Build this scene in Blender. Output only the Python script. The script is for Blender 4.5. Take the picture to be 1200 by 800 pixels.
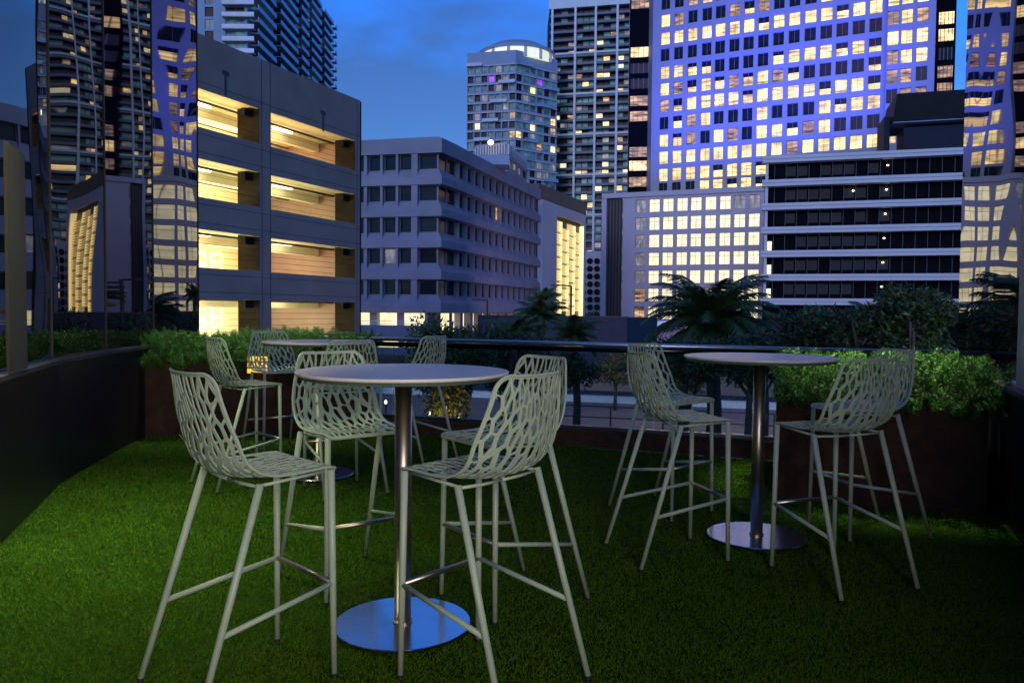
import bpy, bmesh, math, random
import numpy as np
from mathutils import Vector, Matrix
random.seed(7); rng = np.random.default_rng(7)
for o in list(bpy.data.objects): bpy.data.objects.remove(o)
S = bpy.context.scene; C = S.collection
R = math.radians

# ------------------------------------------------------------------ camera
F, PITCH, ROLL, CAMH = 916.6, .03748, .00879, 1.347
cam_d = bpy.data.cameras.new('camera'); cam = bpy.data.objects.new('camera', cam_d); C.objects.link(cam)
cam_d.sensor_width = 36; cam_d.lens = F / 1200 * 36; cam_d.clip_start = .05; cam_d.clip_end = 4000
_f = Vector((0, math.cos(PITCH), -math.sin(PITCH))); _u = Vector((0, math.sin(PITCH), math.cos(PITCH))); _r = Vector((1, 0, 0))
_R = _r * math.cos(ROLL) + _u * math.sin(ROLL); _U = _u * math.cos(ROLL) - _r * math.sin(ROLL)
M = Matrix.Identity(4)
for i in range(3): M[i][0] = _R[i]; M[i][1] = _U[i]; M[i][2] = -_f[i]; M[i][3] = (0, 0, CAMH)[i]
cam.matrix_world = M; S.camera = cam

# ------------------------------------------------------------------ world: dusk sky with soft clouds
SUN_EL, SUN_AZ = R(15.0), R(200)
w = bpy.data.worlds.new('World'); S.world = w; w.use_nodes = True
nt = w.node_tree; nd = nt.nodes; lk = nt.links; nd.clear()
out = nd.new('ShaderNodeOutputWorld'); bg = nd.new('ShaderNodeBackground'); bg.inputs['Strength'].default_value = .15
sky = nd.new('ShaderNodeTexSky'); sky.sky_type = 'NISHITA'; sky.sun_disc = False; sky.sun_elevation = SUN_EL; sky.sun_rotation = SUN_AZ
tc = nd.new('ShaderNodeTexCoord'); mp = nd.new('ShaderNodeMapping'); mp.inputs['Scale'].default_value = (1, 1, 2.2); mp.inputs['Location'].default_value = (3.1, .4, .2)
n1 = nd.new('ShaderNodeTexNoise'); n1.inputs['Scale'].default_value = 2.6; n1.inputs['Detail'].default_value = 7; n1.inputs['Roughness'].default_value = .55; n1.inputs['Distortion'].default_value = .3
rp = nd.new('ShaderNodeValToRGB'); rp.color_ramp.elements[0].position = .40; rp.color_ramp.elements[1].position = .60
tint = nd.new('ShaderNodeMix'); tint.data_type = 'RGBA'; tint.blend_type = 'MULTIPLY'; tint.inputs[0].default_value = 1; tint.inputs[7].default_value = (.09, .37, 1.10, 1)
cl = nd.new('ShaderNodeMix'); cl.data_type = 'RGBA'; cl.blend_type = 'MULTIPLY'; cl.inputs[7].default_value = (1.2, .58, .42, 1)
lk.new(tc.outputs['Generated'], mp.inputs['Vector']); lk.new(mp.outputs[0], n1.inputs['Vector']); lk.new(n1.outputs[0], rp.inputs[0])
lk.new(sky.outputs[0], tint.inputs[6]); lk.new(tint.outputs[2], cl.inputs[6]); lk.new(rp.outputs[0], cl.inputs[0]); lk.new(cl.outputs[2], bg.inputs['Color']); lk.new(bg.outputs[0], out.inputs[0])

# ------------------------------------------------------------------ lights
def area(name, loc, target, power, col, sx, sy=None, spread=180, shape='RECTANGLE'):
    d = bpy.data.lights.new(name, 'AREA'); d.energy = power; d.color = col; d.shape = shape if sy else 'DISK'; d.size = sx
    if sy: d.size_y = sy
    d.spread = R(spread)
    o = bpy.data.objects.new(name, d); C.objects.link(o); o.location = loc
    o.rotation_euler = (Vector(target) - Vector(loc)).to_track_quat('-Z', 'Y').to_euler(); return o
sun_d = bpy.data.lights.new('sun', 'SUN'); sun_d.energy = .30; sun_d.angle = R(25); sun_d.color = (1, .58, .50)
sun = bpy.data.objects.new('sun', sun_d); C.objects.link(sun); sun.rotation_euler = (R(75), 0, R(-20))
area('lounge_glow', (1.3, -3.6, 2.4), (.8, 5, .8), 235, (1, .86, .66), 9, 2.6, 140)
area('terrace_downlight', (-2.6, 4.2, 4.2), (-2.6, 4.2, 0), 30, (1, .98, .5), 1.2, None, 64)
area('terrace_downlight', (2.85, 6.15, 3.8), (2.8, 6.05, .9), 14, (1, 1, .6), .3, None, 40)
area('terrace_downlight', (-2.8, 8.9, 4.2), (-2.8, 8.8, .9), 13, (1, 1, .6), .5, None, 52)
S.view_settings.view_transform = 'Standard'; S.view_settings.look = 'None'; S.view_settings.exposure = .78; S.view_settings.gamma = 1
S.view_settings.use_curve_mapping = False

# ------------------------------------------------------------------ picture -> world
def ray(px, py):
    dx, dy = px - 600, py - 400; cr, sr = math.cos(ROLL), math.sin(ROLL)
    X = dx * cr + dy * sr; Y = -dx * sr + dy * cr; c, s = math.cos(PITCH), math.sin(PITCH)
    return Vector((X / F, c - Y / F * s, -s - Y / F * c))
def at(px, py, Y):
    v = ray(px, py); return v * (Y / v.y) + Vector((0, 0, CAMH))
def gnd(px, py, z=0):
    v = ray(px, py); return v * ((z - CAMH) / v.z) + Vector((0, 0, CAMH))
def pl(px, Y):
    v = at(px, 366, Y); return Vector((v.x, v.y))
def zz(px, py, Y): return at(px, py, Y).z
def hit(px, A, B):                       # distance along A->B where column px meets the line
    v = ray(px, 366); e = B - A; d = Vector((v.x, v.y))
    den = d.x * e.y - d.y * e.x
    return ((A.y * d.x - A.x * d.y) / -den) * e.length
ZG = -3.5                                 # street level below the terrace

# ------------------------------------------------------------------ materials
MATS = {}
def mat(name, col, rough=.7, metal=0, var=.15, scale=3, bump=0, bscale=40, coord='Object', emis=None, estr=0, stretch=(1, 1, 1), spec=.5, coat=0):
    if name in MATS: return MATS[name]
    m = bpy.data.materials.new(name); m.use_nodes = True; t = m.node_tree; N = t.nodes; L = t.links
    b = N['Principled BSDF']; b.inputs['Roughness'].default_value = rough; b.inputs['Metallic'].default_value = metal
    b.inputs['Specular IOR Level'].default_value = spec; b.inputs['Coat Weight'].default_value = coat
    tcn = N.new('ShaderNodeTexCoord'); mpn = N.new('ShaderNodeMapping'); mpn.inputs['Scale'].default_value = stretch
    L.new(tcn.outputs[coord], mpn.inputs[0])
    ns = N.new('ShaderNodeTexNoise'); ns.inputs['Scale'].default_value = scale; ns.inputs['Detail'].default_value = 6; L.new(mpn.outputs[0], ns.inputs['Vector'])
    r = N.new('ShaderNodeValToRGB'); r.color_ramp.elements[0].position = .3; r.color_ramp.elements[1].position = .7
    r.color_ramp.elements[0].color = (*[c * (1 - var) for c in col], 1); r.color_ramp.elements[1].color = (*[min(1, c * (1 + var)) for c in col], 1)
    L.new(ns.outputs[0], r.inputs[0]); L.new(r.outputs[0], b.inputs['Base Color'])
    if bump:
        n2 = N.new('ShaderNodeTexNoise'); n2.inputs['Scale'].default_value = bscale; n2.inputs['Detail'].default_value = 4; L.new(mpn.outputs[0], n2.inputs['Vector'])
        bp = N.new('ShaderNodeBump'); bp.inputs['Strength'].default_value = bump; bp.inputs['Distance'].default_value = .02; L.new(n2.outputs[0], bp.inputs['Height']); L.new(bp.outputs[0], b.inputs['Normal'])
    if emis: b.inputs['Emission Color'].default_value = (*emis, 1); b.inputs['Emission Strength'].default_value = estr
    MATS[name] = m; return m
def winmat(name, base, emis, estr, lo, hi, scale=(.5, .5, 1.6), rough=.1):
    """lit room seen through a pane: brightness varies with the furniture, blinds and ceiling lamps inside"""
    m = bpy.data.materials.new(name); m.use_nodes = True; t = m.node_tree; N = t.nodes; L = t.links
    b = N['Principled BSDF']; b.inputs['Base Color'].default_value = (*base, 1); b.inputs['Roughness'].default_value = rough; b.inputs['Specular IOR Level'].default_value = .08 if name == 'unlit_window' else .2
    g = N.new('ShaderNodeNewGeometry'); mpn = N.new('ShaderNodeMapping'); mpn.inputs['Scale'].default_value = scale; L.new(g.outputs['Position'], mpn.inputs[0])
    ns = N.new('ShaderNodeTexNoise'); ns.inputs['Scale'].default_value = 1; ns.inputs['Detail'].default_value = 3; ns.inputs['Distortion'].default_value = .6; L.new(mpn.outputs[0], ns.inputs['Vector'])
    mr = N.new('ShaderNodeMapRange'); mr.inputs[1].default_value = .35; mr.inputs[2].default_value = .65; mr.inputs[3].default_value = lo * estr * .86; mr.inputs[4].default_value = hi * estr * .86
    n2 = N.new('ShaderNodeTexNoise'); n2.inputs['Scale'].default_value = .31; n2.inputs['Detail'].default_value = 1; L.new(g.outputs['Position'], n2.inputs['Vector'])
    m2 = N.new('ShaderNodeMapRange'); m2.inputs[1].default_value = .38; m2.inputs[2].default_value = .62; m2.inputs[3].default_value = .62 if lo < .7 else .9; m2.inputs[4].default_value = 1.25 if lo < .7 else 1.05; L.new(n2.outputs[0], m2.inputs[0])
    ml = N.new('ShaderNodeMath'); ml.operation = 'MULTIPLY'; L.new(mr.outputs[0], ml.inputs[0]); L.new(m2.outputs[0], ml.inputs[1])
    L.new(ns.outputs[0], mr.inputs[0]); L.new(ml.outputs[0], b.inputs['Emission Strength'])
    b.inputs['Emission Color'].default_value = (*emis, 1); MATS[name] = m; return m
def glassmirror(name, base, ior, wave, wscale, rough=.01, tint=(1, 1, 1)):
    m = bpy.data.materials.new(name); m.use_nodes = True; t = m.node_tree; N = t.nodes; L = t.links
    b = N['Principled BSDF']; b.inputs['Base Color'].default_value = (*base, 1); b.inputs['Roughness'].default_value = rough; b.inputs['IOR'].default_value = ior
    if wave:
        g = N.new('ShaderNodeNewGeometry'); ns = N.new('ShaderNodeTexNoise'); ns.inputs['Scale'].default_value = wscale; ns.inputs['Detail'].default_value = 0; L.new(g.outputs['Position'], ns.inputs['Vector'])
        bp = N.new('ShaderNodeBump'); bp.inputs['Strength'].default_value = 1; bp.inputs['Distance'].default_value = wave; L.new(ns.outputs[0], bp.inputs['Height']); L.new(bp.outputs[0], b.inputs['Normal'])
    MATS[name] = m; return m
def clearglass(name, col=(.8, .9, .88)):
    m = bpy.data.materials.new(name); m.use_nodes = True; t = m.node_tree; N = t.nodes; L = t.links
    for n in list(N):
        if n.type != 'OUTPUT_MATERIAL': N.remove(n)
    o = [n for n in N if n.type == 'OUTPUT_MATERIAL'][0]
    tr = N.new('ShaderNodeBsdfTransparent'); tr.inputs[0].default_value = (*col, 1); gl = N.new('ShaderNodeBsdfGlossy'); gl.inputs['Roughness'].default_value = .02
    fr = N.new('ShaderNodeFresnel'); fr.inputs[0].default_value = 1.45; mx = N.new('ShaderNodeMixShader')
    L.new(fr.outputs[0], mx.inputs[0]); L.new(tr.outputs[0], mx.inputs[1]); L.new(gl.outputs[0], mx.inputs[2]); L.new(mx.outputs[0], o.inputs[0])
    MATS[name] = m; return m

m_frame = mat('sage_powder_coat', (.42, .52, .41), .42, var=.05, scale=30, bump=.05, bscale=300)
m_steel = mat('brushed_steel', (.66, .57, .47), .36, 1, var=.08, scale=60, stretch=(1, 1, .03))
m_plate = mat('polished_steel_plate', (.66, .66, .68), .2, 1, var=.05, scale=8)
m_top = mat('white_laminate', (.88, .85, .82), .3, var=.02, scale=4)
m_edge = mat('laminate_underside', (.10, .13, .10), .5, var=.05)
m_cap = mat('black_rubber', (.02, .02, .02), .7)
m_corten = mat('rusted_steel', (.062, .028, .018), .8, var=.45, scale=9, bump=.25, bscale=60)
m_black = mat('black_cladding', (.010, .010, .013), .35, var=.3, scale=1.5)
m_rail = mat('dark_handrail', (.8, .81, .85), .38, 1, var=.05)
m_conc = mat('garage_concrete', (.33, .225, .19), .85, var=.14, scale=.55, bump=.15, bscale=8)
m_conc2 = mat('office_concrete', (.23, .22, .28), .85, var=.12, scale=.35, bump=.1, bscale=5)
m_white = mat('white_facade', (.52, .50, .56), .7, var=.05, scale=.2)
m_lav = mat('pale_podium_stone', (.46, .39, .47), .7, var=.05, scale=.3)
m_brown = mat('dark_brown_cladding', (.035, .025, .03), .5, var=.3, scale=2, stretch=(3, 3, .1))
m_dark = mat('dark_glass_black', (.006, .006, .009), .12, var=.2, spec=0)
m_darkm = mat('matt_black_cladding', (.010, .011, .016), .6, var=.3, scale=.5, spec=.1)
m_blueglass = mat('tower_glass_blue', (.03, .06, .09), .12, var=.5, scale=.25)
m_balc = mat('balcony_glass', (.20, .36, .55), .2, var=.3, scale=.2)
m_slab = mat('balcony_slab', (.50, .47, .48), .8, var=.1, scale=.3)
m_tower = mat('blue_grey_tower_wall', (.26, .32, .46), .8, var=.1, scale=.1)
m_asph = mat('asphalt', (.05, .048, .055), .85, var=.2, scale=.6, bump=.2, bscale=20)
m_pave = mat('pale_paving', (.22, .155, .15), .85, var=.12, scale=.8)
m_kerb = mat('kerb_stone', (.62, .62, .66), .8, var=.1)
m_earth = mat('dark_soil_ground', (.02, .022, .018), .95, var=.4, scale=.4)
m_turfb = mat('turf_backing', (.015, .05, .003), .95, var=.4, scale=30, spec=.05)
m_bark = mat('bark', (.07, .055, .04), .9, var=.4, scale=8, bump=.4)
m_gold = mat('gold_louvre', (.6, .48, .22), .5, var=.2, scale=1, emis=(1, .74, .32), estr=.28)
e_gold = mat('amber_strip_light', (.5, .35, .1), .5, emis=(1, .74, .28), estr=1.2)
e_lamp = mat('lamp_glow', (.9, .85, .7), .5, emis=(1, .86, .55), estr=4)
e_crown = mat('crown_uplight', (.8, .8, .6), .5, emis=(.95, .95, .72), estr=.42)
m_yel = mat('garage_wall_yellow', (.62, .55, .34), .8, var=.06, scale=.6)
m_ceil = mat('garage_ceiling', (.78, .74, .56), .8, var=.05, scale=.6)
m_orange = mat('garage_wall_ochre', (.62, .34, .10), .8, var=.06, scale=.6)
m_peach = mat('garage_wall_peach', (.66, .46, .27), .8, var=.05, scale=.6)
m_letter = mat('painted_letters', (.78, .74, .56), .8, var=.03)
m_cable = mat('steel_cable', (.03, .03, .03), .5)
m_mull = mat('window_mullion', (.16, .14, .16), .6)
m_clear = clearglass('balustrade_glass')
W_D = winmat('unlit_window', (.008, .010, .02), (.4, .4, .5), 1, 0.0, .006)
W_M = winmat('dim_lit_window', (.03, .03, .04), (.85, .5, .25), 1, .03, .7, (.35, .35, 1.9))
W_L = winmat('warm_lit_window', (.05, .05, .05), (1, .66, .27), 1.2, .35, 1.5, (.32, .32, 2.2))
W_Y = winmat('yellow_lit_window', (.05, .05, .05), (1, .75, .30), 1.2, .55, 1.2, (.3, .3, 1.8))
W_C = winmat('curtained_lit_window', (.3, .28, .22), (1, .84, .50), .9, .75, 1.12, (.7, .7, .5))
W_G = winmat('grey_curtain_window', (.16, .15, .18), (.7, .62, .6), 1, .08, .3, (1.5, 1.5, .5))
W_B = winmat('painted_blue_reflection', (.05, .12, .17), (.2, .5, .65), 1, 0.01, .16, (.2, .2, .4))  # blue reflection painted into the panes as a faint glow
W_V = winmat('violet_lit_window', (.05, .03, .09), (.35, .1, 1), 1, .4, .9)
KM = dict(H=W_D, D=W_D, M=W_M, L=W_L, Y=W_Y, C=W_C, G=W_G, B=W_B, V=W_V)

# ------------------------------------------------------------------ mesh helpers
class MB:
    def __init__(s): s.v = []; s.f = []; s.m = []; s.st = []
    def quad(s, a, b, c, d, m=0): i = len(s.v); s.v += [tuple(a), tuple(b), tuple(c), tuple(d)]; s.f.append((i, i+1, i+2, i+3)); s.m.append(m)
    def hexa(s, p, m=0):                 # 8 points: bottom loop, top loop
        s.st.append((len(s.v), len(s.f))); i = len(s.v); s.v += [tuple(q) for q in p]
        for f in ((3, 2, 1, 0), (4, 5, 6, 7), (0, 1, 5, 4), (1, 2, 6, 5), (2, 3, 7, 6), (3, 0, 4, 7)): s.f.append(tuple(i + k for k in f)); s.m.append(m)
    def box(s, x0, x1, y0, y1, z0, z1, m=0): s.hexa([(x0, y0, z0), (x1, y0, z0), (x1, y1, z0), (x0, y1, z0), (x0, y0, z1), (x1, y0, z1), (x1, y1, z1), (x0, y1, z1)], m)
    def prism(s, pts, z0, z1, m=0):
        s.st.append((len(s.v), len(s.f))); n = len(pts); i = len(s.v); s.v += [(p[0], p[1], z0) for p in pts] + [(p[0], p[1], z1) for p in pts]
        s.f.append(tuple(i + k for k in reversed(range(n)))); s.f.append(tuple(i + n + k for k in range(n))); s.m += [m, m]
        for k in range(n): j = (k+1) % n; s.f.append((i+k, i+j, i+n+j, i+n+k)); s.m.append(m)
    def beam(s, A, B, n0, n1, z0, z1, m=0):     # box along plan line A->B, from n0 to n1 outward
        e = (B - A).normalized(); n = Vector((e.y, -e.x))
        s.prism([A + n*n1, B + n*n1, B + n*n0, A + n*n0], z0, z1, m)
    def tube(s, pts, rad, seg=10, m=0, cap=True):
        s.st.append((len(s.v), len(s.f))); pts = [Vector(p) for p in pts]; rad = rad if hasattr(rad, '__len__') else [rad] * len(pts); base = len(s.v)
        prev = None
        for k, p in enumerate(pts):
            t = (pts[min(k+1, len(pts)-1)] - pts[max(k-1, 0)]).normalized()
            if prev is None: a = t.orthogonal().normalized()
            else: a = (prev - t * prev.dot(t)).normalized()
            prev = a; b = t.cross(a)
            for q in range(seg): an = 2*math.pi*q/seg; s.v.append(tuple(p + (a*math.cos(an) + b*math.sin(an)) * rad[k]))
        for k in range(len(pts)-1):
            for q in range(seg): j = (q+1) % seg; s.f.append((base+k*seg+q, base+k*seg+j, base+(k+1)*seg+j, base+(k+1)*seg+q)); s.m.append(m)
        if cap:
            s.f.append(tuple(base + q for q in reversed(range(seg)))); s.f.append(tuple(base + (len(pts)-1)*seg + q for q in range(seg))); s.m += [m, m]
    def lathe(s, prof, seg=48, m=0, c=(0, 0, 0)):
        s.st.append((len(s.v), len(s.f))); base = len(s.v)
        for r, z in prof:
            for q in range(seg): a = 2*math.pi*q/seg; s.v.append((c[0]+r*math.cos(a), c[1]+r*math.sin(a), c[2]+z))
        for k in range(len(prof)-1):
            for q in range(seg): j = (q+1) % seg; s.f.append((base+k*seg+q, base+k*seg+j, base+(k+1)*seg+j, base+(k+1)*seg+q)); s.m.append(m)
        s.f.append(tuple(base + q for q in reversed(range(seg)))); s.f.append(tuple(base + (len(prof)-1)*seg + q for q in range(seg))); s.m += [m, m]
    def mesh(s, name, mats, smooth=False):
        me = bpy.data.meshes.new(name); me.from_pydata(s.v, [], s.f)
        for mm in (mats if isinstance(mats, (list, tuple)) else [mats]): me.materials.append(mm)
        me.polygons.foreach_set('material_index', s.m); 
        if smooth: me.polygons.foreach_set('use_smooth', [len(f) < 6 for f in s.f])
        me.update(); return me
    def build(s, name, mats, parent=None, smooth=False):
        o = bpy.data.objects.new(name, s.mesh(name, mats, smooth)); C.objects.link(o)
        if parent: o.parent = parent; o.matrix_parent_inverse = parent.matrix_basis.inverted()
        return o
def each(mb, name, mats, parent):      # every primitive in mb becomes a part of its own
    for k, (v0, f0) in enumerate(mb.st):
        v1, f1 = mb.st[k+1] if k+1 < len(mb.st) else (len(mb.v), len(mb.f))
        q = MB(); q.v = mb.v[v0:v1]; q.f = [tuple(i-v0 for i in f) for f in mb.f[f0:f1]]; q.m = mb.m[f0:f1]; q.build(name, mats, parent)
def tag(o, label=None, cat=None, group=None, kind=None):
    if label: o['label'] = label
    if cat: o['category'] = cat
    if group: o['group'] = group
    if kind: o['kind'] = kind
    return o
def thing(name, label, cat, loc=(0, 0, 0), rz=0, group=None):
    o = bpy.data.objects.new(name, None); C.objects.link(o); o.location = loc; o.rotation_euler = (0, 0, rz); o.empty_display_size = .2
    return tag(o, label, cat, group)
def copy_tree(o, parent=None):
    c = o.copy(); C.objects.link(c)
    if parent: c.parent = parent
    for ch in list(o.children): copy_tree(ch, c)
    return c
def bevel(o, wd, seg=2):
    b = o.modifiers.new('b', 'BEVEL'); b.width = wd; b.segments = seg; b.limit_method = 'ANGLE'; return o

# ------------------------------------------------------------------ buildings
class Bld:
    def __init__(s, name, label, A, cat='building', group=None):
        s.root = thing(name, label, cat, (A.x, A.y, ZG), group=group); s.wall = MB(); s.panes = []
    def facade(s, A, B, z0, z1, cols, rows, kinds, depth=.25, sill=0, m=0, kf=None, mull='v'):
        L = (B - A).length; e = (B - A) / L; n = Vector((e.y, -e.x))
        P = lambda t, z, d=0: Vector((A.x + e.x*t + n.x*d, A.y + e.y*t + n.y*d, z))
        sb = sorted(set([0, L] + [c for q in cols for c in q])); zb = sorted(set([z0, z1] + [c for q in rows for c in q]))
        cs = {round(c[0], 4) for c in cols}; rs = {round(r[0], 4) for r in rows}
        for i in range(len(sb)-1):
            for j in range(len(zb)-1):
                if round(sb[i], 4) in cs and round(zb[j], 4) in rs: continue
                s.wall.quad(P(sb[i], zb[j]), P(sb[i+1], zb[j]), P(sb[i+1], zb[j+1]), P(sb[i], zb[j+1]), m)
        for ri, (a, b) in enumerate(rows):
            for ci, (c, d) in enumerate(cols):
                a2 = a + sill
                s.wall.quad(P(c, a), P(d, a), P(d, a2, -depth), P(c, a2, -depth), m); s.wall.quad(P(c, b, -depth), P(d, b, -depth), P(d, b), P(c, b), m)
                s.wall.quad(P(c, a), P(c, a2, -depth), P(c, b, -depth), P(c, b), m); s.wall.quad(P(d, a2, -depth), P(d, a), P(d, b), P(d, b, -depth), m)
                k = kf(ri, ci) if kf else random.choice(kinds)
                s.panes.append((P((c+d)/2, (a2+b)/2, -depth), math.atan2(e.y, e.x), round(d-c, 2), round(b-a2, 2), k, mull))
    def finish(s, mats, keep=100, pane_name='window'):
        if s.wall.f: s.wall.build('wall', mats, s.root)
        def size(p):
            v = p[0]; d = v.y
            X = 600 + F*v.x/d; Y = 366 - F*(v.z-CAMH)/d
            return (p[2]*p[3]/d/d) * (1 if -10 < X < 1210 and -10 < Y < 500 else .01)
        ps = sorted(s.panes, key=size, reverse=True); inv = Matrix.Translation(-s.root.location)
        for k, p in enumerate(ps):
            if k >= keep: break
            me = pane_mesh(p[2], p[3], p[4], p[5]); o = bpy.data.objects.new(pane_name, me); C.objects.link(o); o.parent = s.root
            o.matrix_basis = inv @ Matrix.Translation(p[0]) @ Matrix.Rotation(p[1], 4, 'Z')
        if len(ps) > keep:
            mb = MB(); ms = [KM[k] for k in KM] + [m_mull]; idx = {k: i for i, k in enumerate(KM)}
            for p in ps[keep:]:
                T = Matrix.Translation(p[0]) @ Matrix.Rotation(p[1], 4, 'Z'); w2, h2 = p[2]/2, p[3]/2
                mb.hexa([T @ Vector(q) for q in ((-w2, .003, -h2), (w2, .003, -h2), (w2, .06, -h2), (-w2, .06, -h2), (-w2, .003, h2), (w2, .003, h2), (w2, .06, h2), (-w2, .06, h2))], idx[p[4]])
                if p[4] == 'H': zt2 = h2*random.choice((-.1, .15, .4)); mb.hexa([T @ Vector((x, y, z)) for z in (-h2+.07, zt2) for x, y in ((-w2+.07, -.03), (w2-.07, -.03), (w2-.07, .001), (-w2+.07, .001))], list(KM).index('L'))
                if 'v' in p[5]: mb.hexa([T @ Vector((x, y, z)) for z in (-h2, h2) for x, y in ((-.04, -.06), (.04, -.06), (.04, 0), (-.04, 0))], len(KM))
            tag(mb.build(pane_name + '_field', ms, s.root), kind='stuff')
PM = {}
def pane_mesh(w_, h_, k, mull):
    key = (w_, h_, k, mull)
    if key in PM: return PM[key]
    mb = MB(); mb.box(-w_/2, w_/2, .003, .06, -h_/2, h_/2)
    if k == 'H': mb.box(-w_/2+.07, w_/2-.07, -.02, .001, -h_/2+.07, h_*random.choice((-.05, .08, .2)), 2)
    t = .06
    for x0, x1, z0, z1 in ((-w_/2, -w_/2+t, -h_/2, h_/2), (w_/2-t, w_/2, -h_/2, h_/2), (-w_/2+t, w_/2-t, h_/2-t, h_/2), (-w_/2+t, w_/2-t, -h_/2, -h_/2+t)): mb.box(x0, x1, -.04, 0, z0, z1, 1)
    if 'v' in mull: mb.box(-.035, .035, -.05, -.001, -h_/2+t, h_/2-t, 1)
    if 'h' in mull: mb.box(-w_/2+t, w_/2-t, -.045, -.002, h_*.15, h_*.15+.07, 1)
    PM[key] = mb.mesh('window', [KM[k], m_mull, W_L]); return PM[key]

# ---- parking garage
gA = pl(237, 32.4); gC = pl(421.5, 42.3); ge = (gC - gA).normalized(); gn = Vector((ge.y, -ge.x))
G0 = gA - ge * 5.5
zr = lambda y: zz(416, y, 41.9)
rows = [(zr(b), zr(a)) for a, b in ((165, 199.5), (228, 262.5), (291.6, 326), (354.5, 389))]
zroof = zz(421, 118, 42.3)
Bg = Bld('parking_garage', 'concrete multi-storey parking garage with yellow lit decks and barrier cables, behind the left planter', gC, 'parking garage')
hp = lambda px: hit(px, G0, gC)
cols = [(.4, hp(305)), (hp(318), hp(416))]
L = (gC - G0).length; P = lambda t, z, d=0: Vector((G0.x + ge.x*t + gn.x*d, G0.y + ge.y*t + gn.y*d, z))
sb = [0, cols[0][0], cols[0][1], cols[1][0], cols[1][1], L]; zb = sorted([ZG, zroof] + [q for r_ in rows for q in r_])
for i in range(5):
    for j in range(len(zb)-1):
        if i in (1, 3) and any(abs(zb[j]-r_[0]) < 1e-4 for r_ in rows): continue
        Bg.wall.quad(P(sb[i], zb[j]), P(sb[i+1], zb[j]), P(sb[i+1], zb[j+1]), P(sb[i], zb[j+1]))
pier = MB(); slab = MB(); DP = 1.32; BK = 6.2
for c, d in cols:                                       # deep piers at the far side of each bay
    pier.prism([P(d+.002, 0, -.003).xy, P(d+.55, 0, -.003).xy, P(d+.55, 0, -DP).xy, P(d+.002, 0, -DP).xy], ZG, zroof-.05)
for k, (a, b) in enumerate(rows + [(None, rows[3][0] - (rows[2][0]-rows[3][1]))]):
    top = rows[k-1][0] if k else zroof - .02            # spandrel inner face + slab
    lo = rows[k][1] if k < 4 else b
    slab.prism([P(.1, 0, -.003).xy, P(L-.1, 0, -.003).xy, P(L-.1, 0, -.2).xy, P(.1, 0, -.2).xy], lo+.002, top-.002)
    slab.prism([P(.1, 0, -.2).xy, P(L-.1, 0, -.2).xy, P(L-.1, 0, -12).xy, P(.1, 0, -12).xy], lo+.12, lo+.42)
Bg.wall.quad(P(L, ZG), P(L, ZG, -30), P(L, zroof, -30), P(L, zroof))
Bg.wall.quad(P(0, ZG, -30), P(0, ZG), P(0, zroof), P(0, zroof, -30))
Bg.wall.quad(P(0, zroof), P(L, zroof), P(L, zroof, -30), P(0, zroof, -30))
Bg.finish(m_conc); each(pier, 'pier', mat('garage_pier_shaded', (.03, .024, .015), .9, var=.3, scale=1, spec=0), Bg.root); slab.build('floor_slab', m_ceil, Bg.root)  # shade on the concrete piers painted in as near black
for k, (a, b) in enumerate(rows):
    fl = (rows[k+1][1]+.42) if k < 3 else a - .9; ce = b + .12
    mb = MB(); mb.prism([P(.1, 0, -BK).xy, P(L-.2, 0, -BK).xy, P(L-.2, 0, -BK-.2).xy, P(.1, 0, -BK-.2).xy], fl+.003, ce-.003)
    mb.build('back_wall', [m_orange, m_yel, m_peach, m_yel][k], Bg.root)
    mb = MB(); mb.prism([P(.1, 0, -2.6).xy, P(L-.2, 0, -2.6).xy, P(L-.2, 0, -3.0).xy, P(.1, 0, -3.0).xy], ce-.45, ce-.004); mb.build('ceiling_beam', m_ceil, Bg.root)
    mb = MB()
    for t in (hp(262), hp(360)): mb.prism([P(t, 0, -2.0).xy, P(t+1.3, 0, -2.0).xy, P(t+1.3, 0, -2.15).xy, P(t, 0, -2.15).xy], ce-.12, ce-.03)
    each(mb, 'strip_light', e_lamp, Bg.root)
    mb = MB()
    mb.tube([P(.2, ce-.12, -1.5), P(L-.3, ce-.12, -1.5)], .06, 8); mb.tube([P(.2, ce-.16, -4.6), P(L-.3, ce-.16, -4.6)], .045, 8); each(mb, 'ceiling_pipe', m_cable, Bg.root)
    for c, d in cols:
        mb = MB()
        for q in range(4): z_ = a + .18 + q*.27; mb.tube([P(c, z_, -.12), P(d, z_, -.12)], .008, 5)
        each(mb, 'barrier_cable', m_cable, Bg.root)
        mb = MB(); mb.prism([P(d-.5, 0, -.4).xy, P(d-.003, 0, -.4).xy, P(d-.003, 0, -.62).xy, P(d-.5, 0, -.62).xy], b-.35, b-.02); mb.build('junction_box', m_darkm, Bg.root)
    for t in (hp(238), hp(262), hp(324), hp(352)):
        d_ = bpy.data.lights.new('garage_lamp', 'POINT'); d_.energy = [170, 140, 170, 155][k]; d_.color = [(1, .78, .42), (1, .9, .55), (1, .86, .58), (1, .95, .68)][k]; d_.shadow_soft_size = 1.1
        o = bpy.data.objects.new('garage_lamp', d_); C.objects.link(o); o.location = P(t, a+.75, -3.9); o.parent = Bg.root; o.matrix_parent_inverse = Matrix.Translation(-Bg.root.location)
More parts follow.
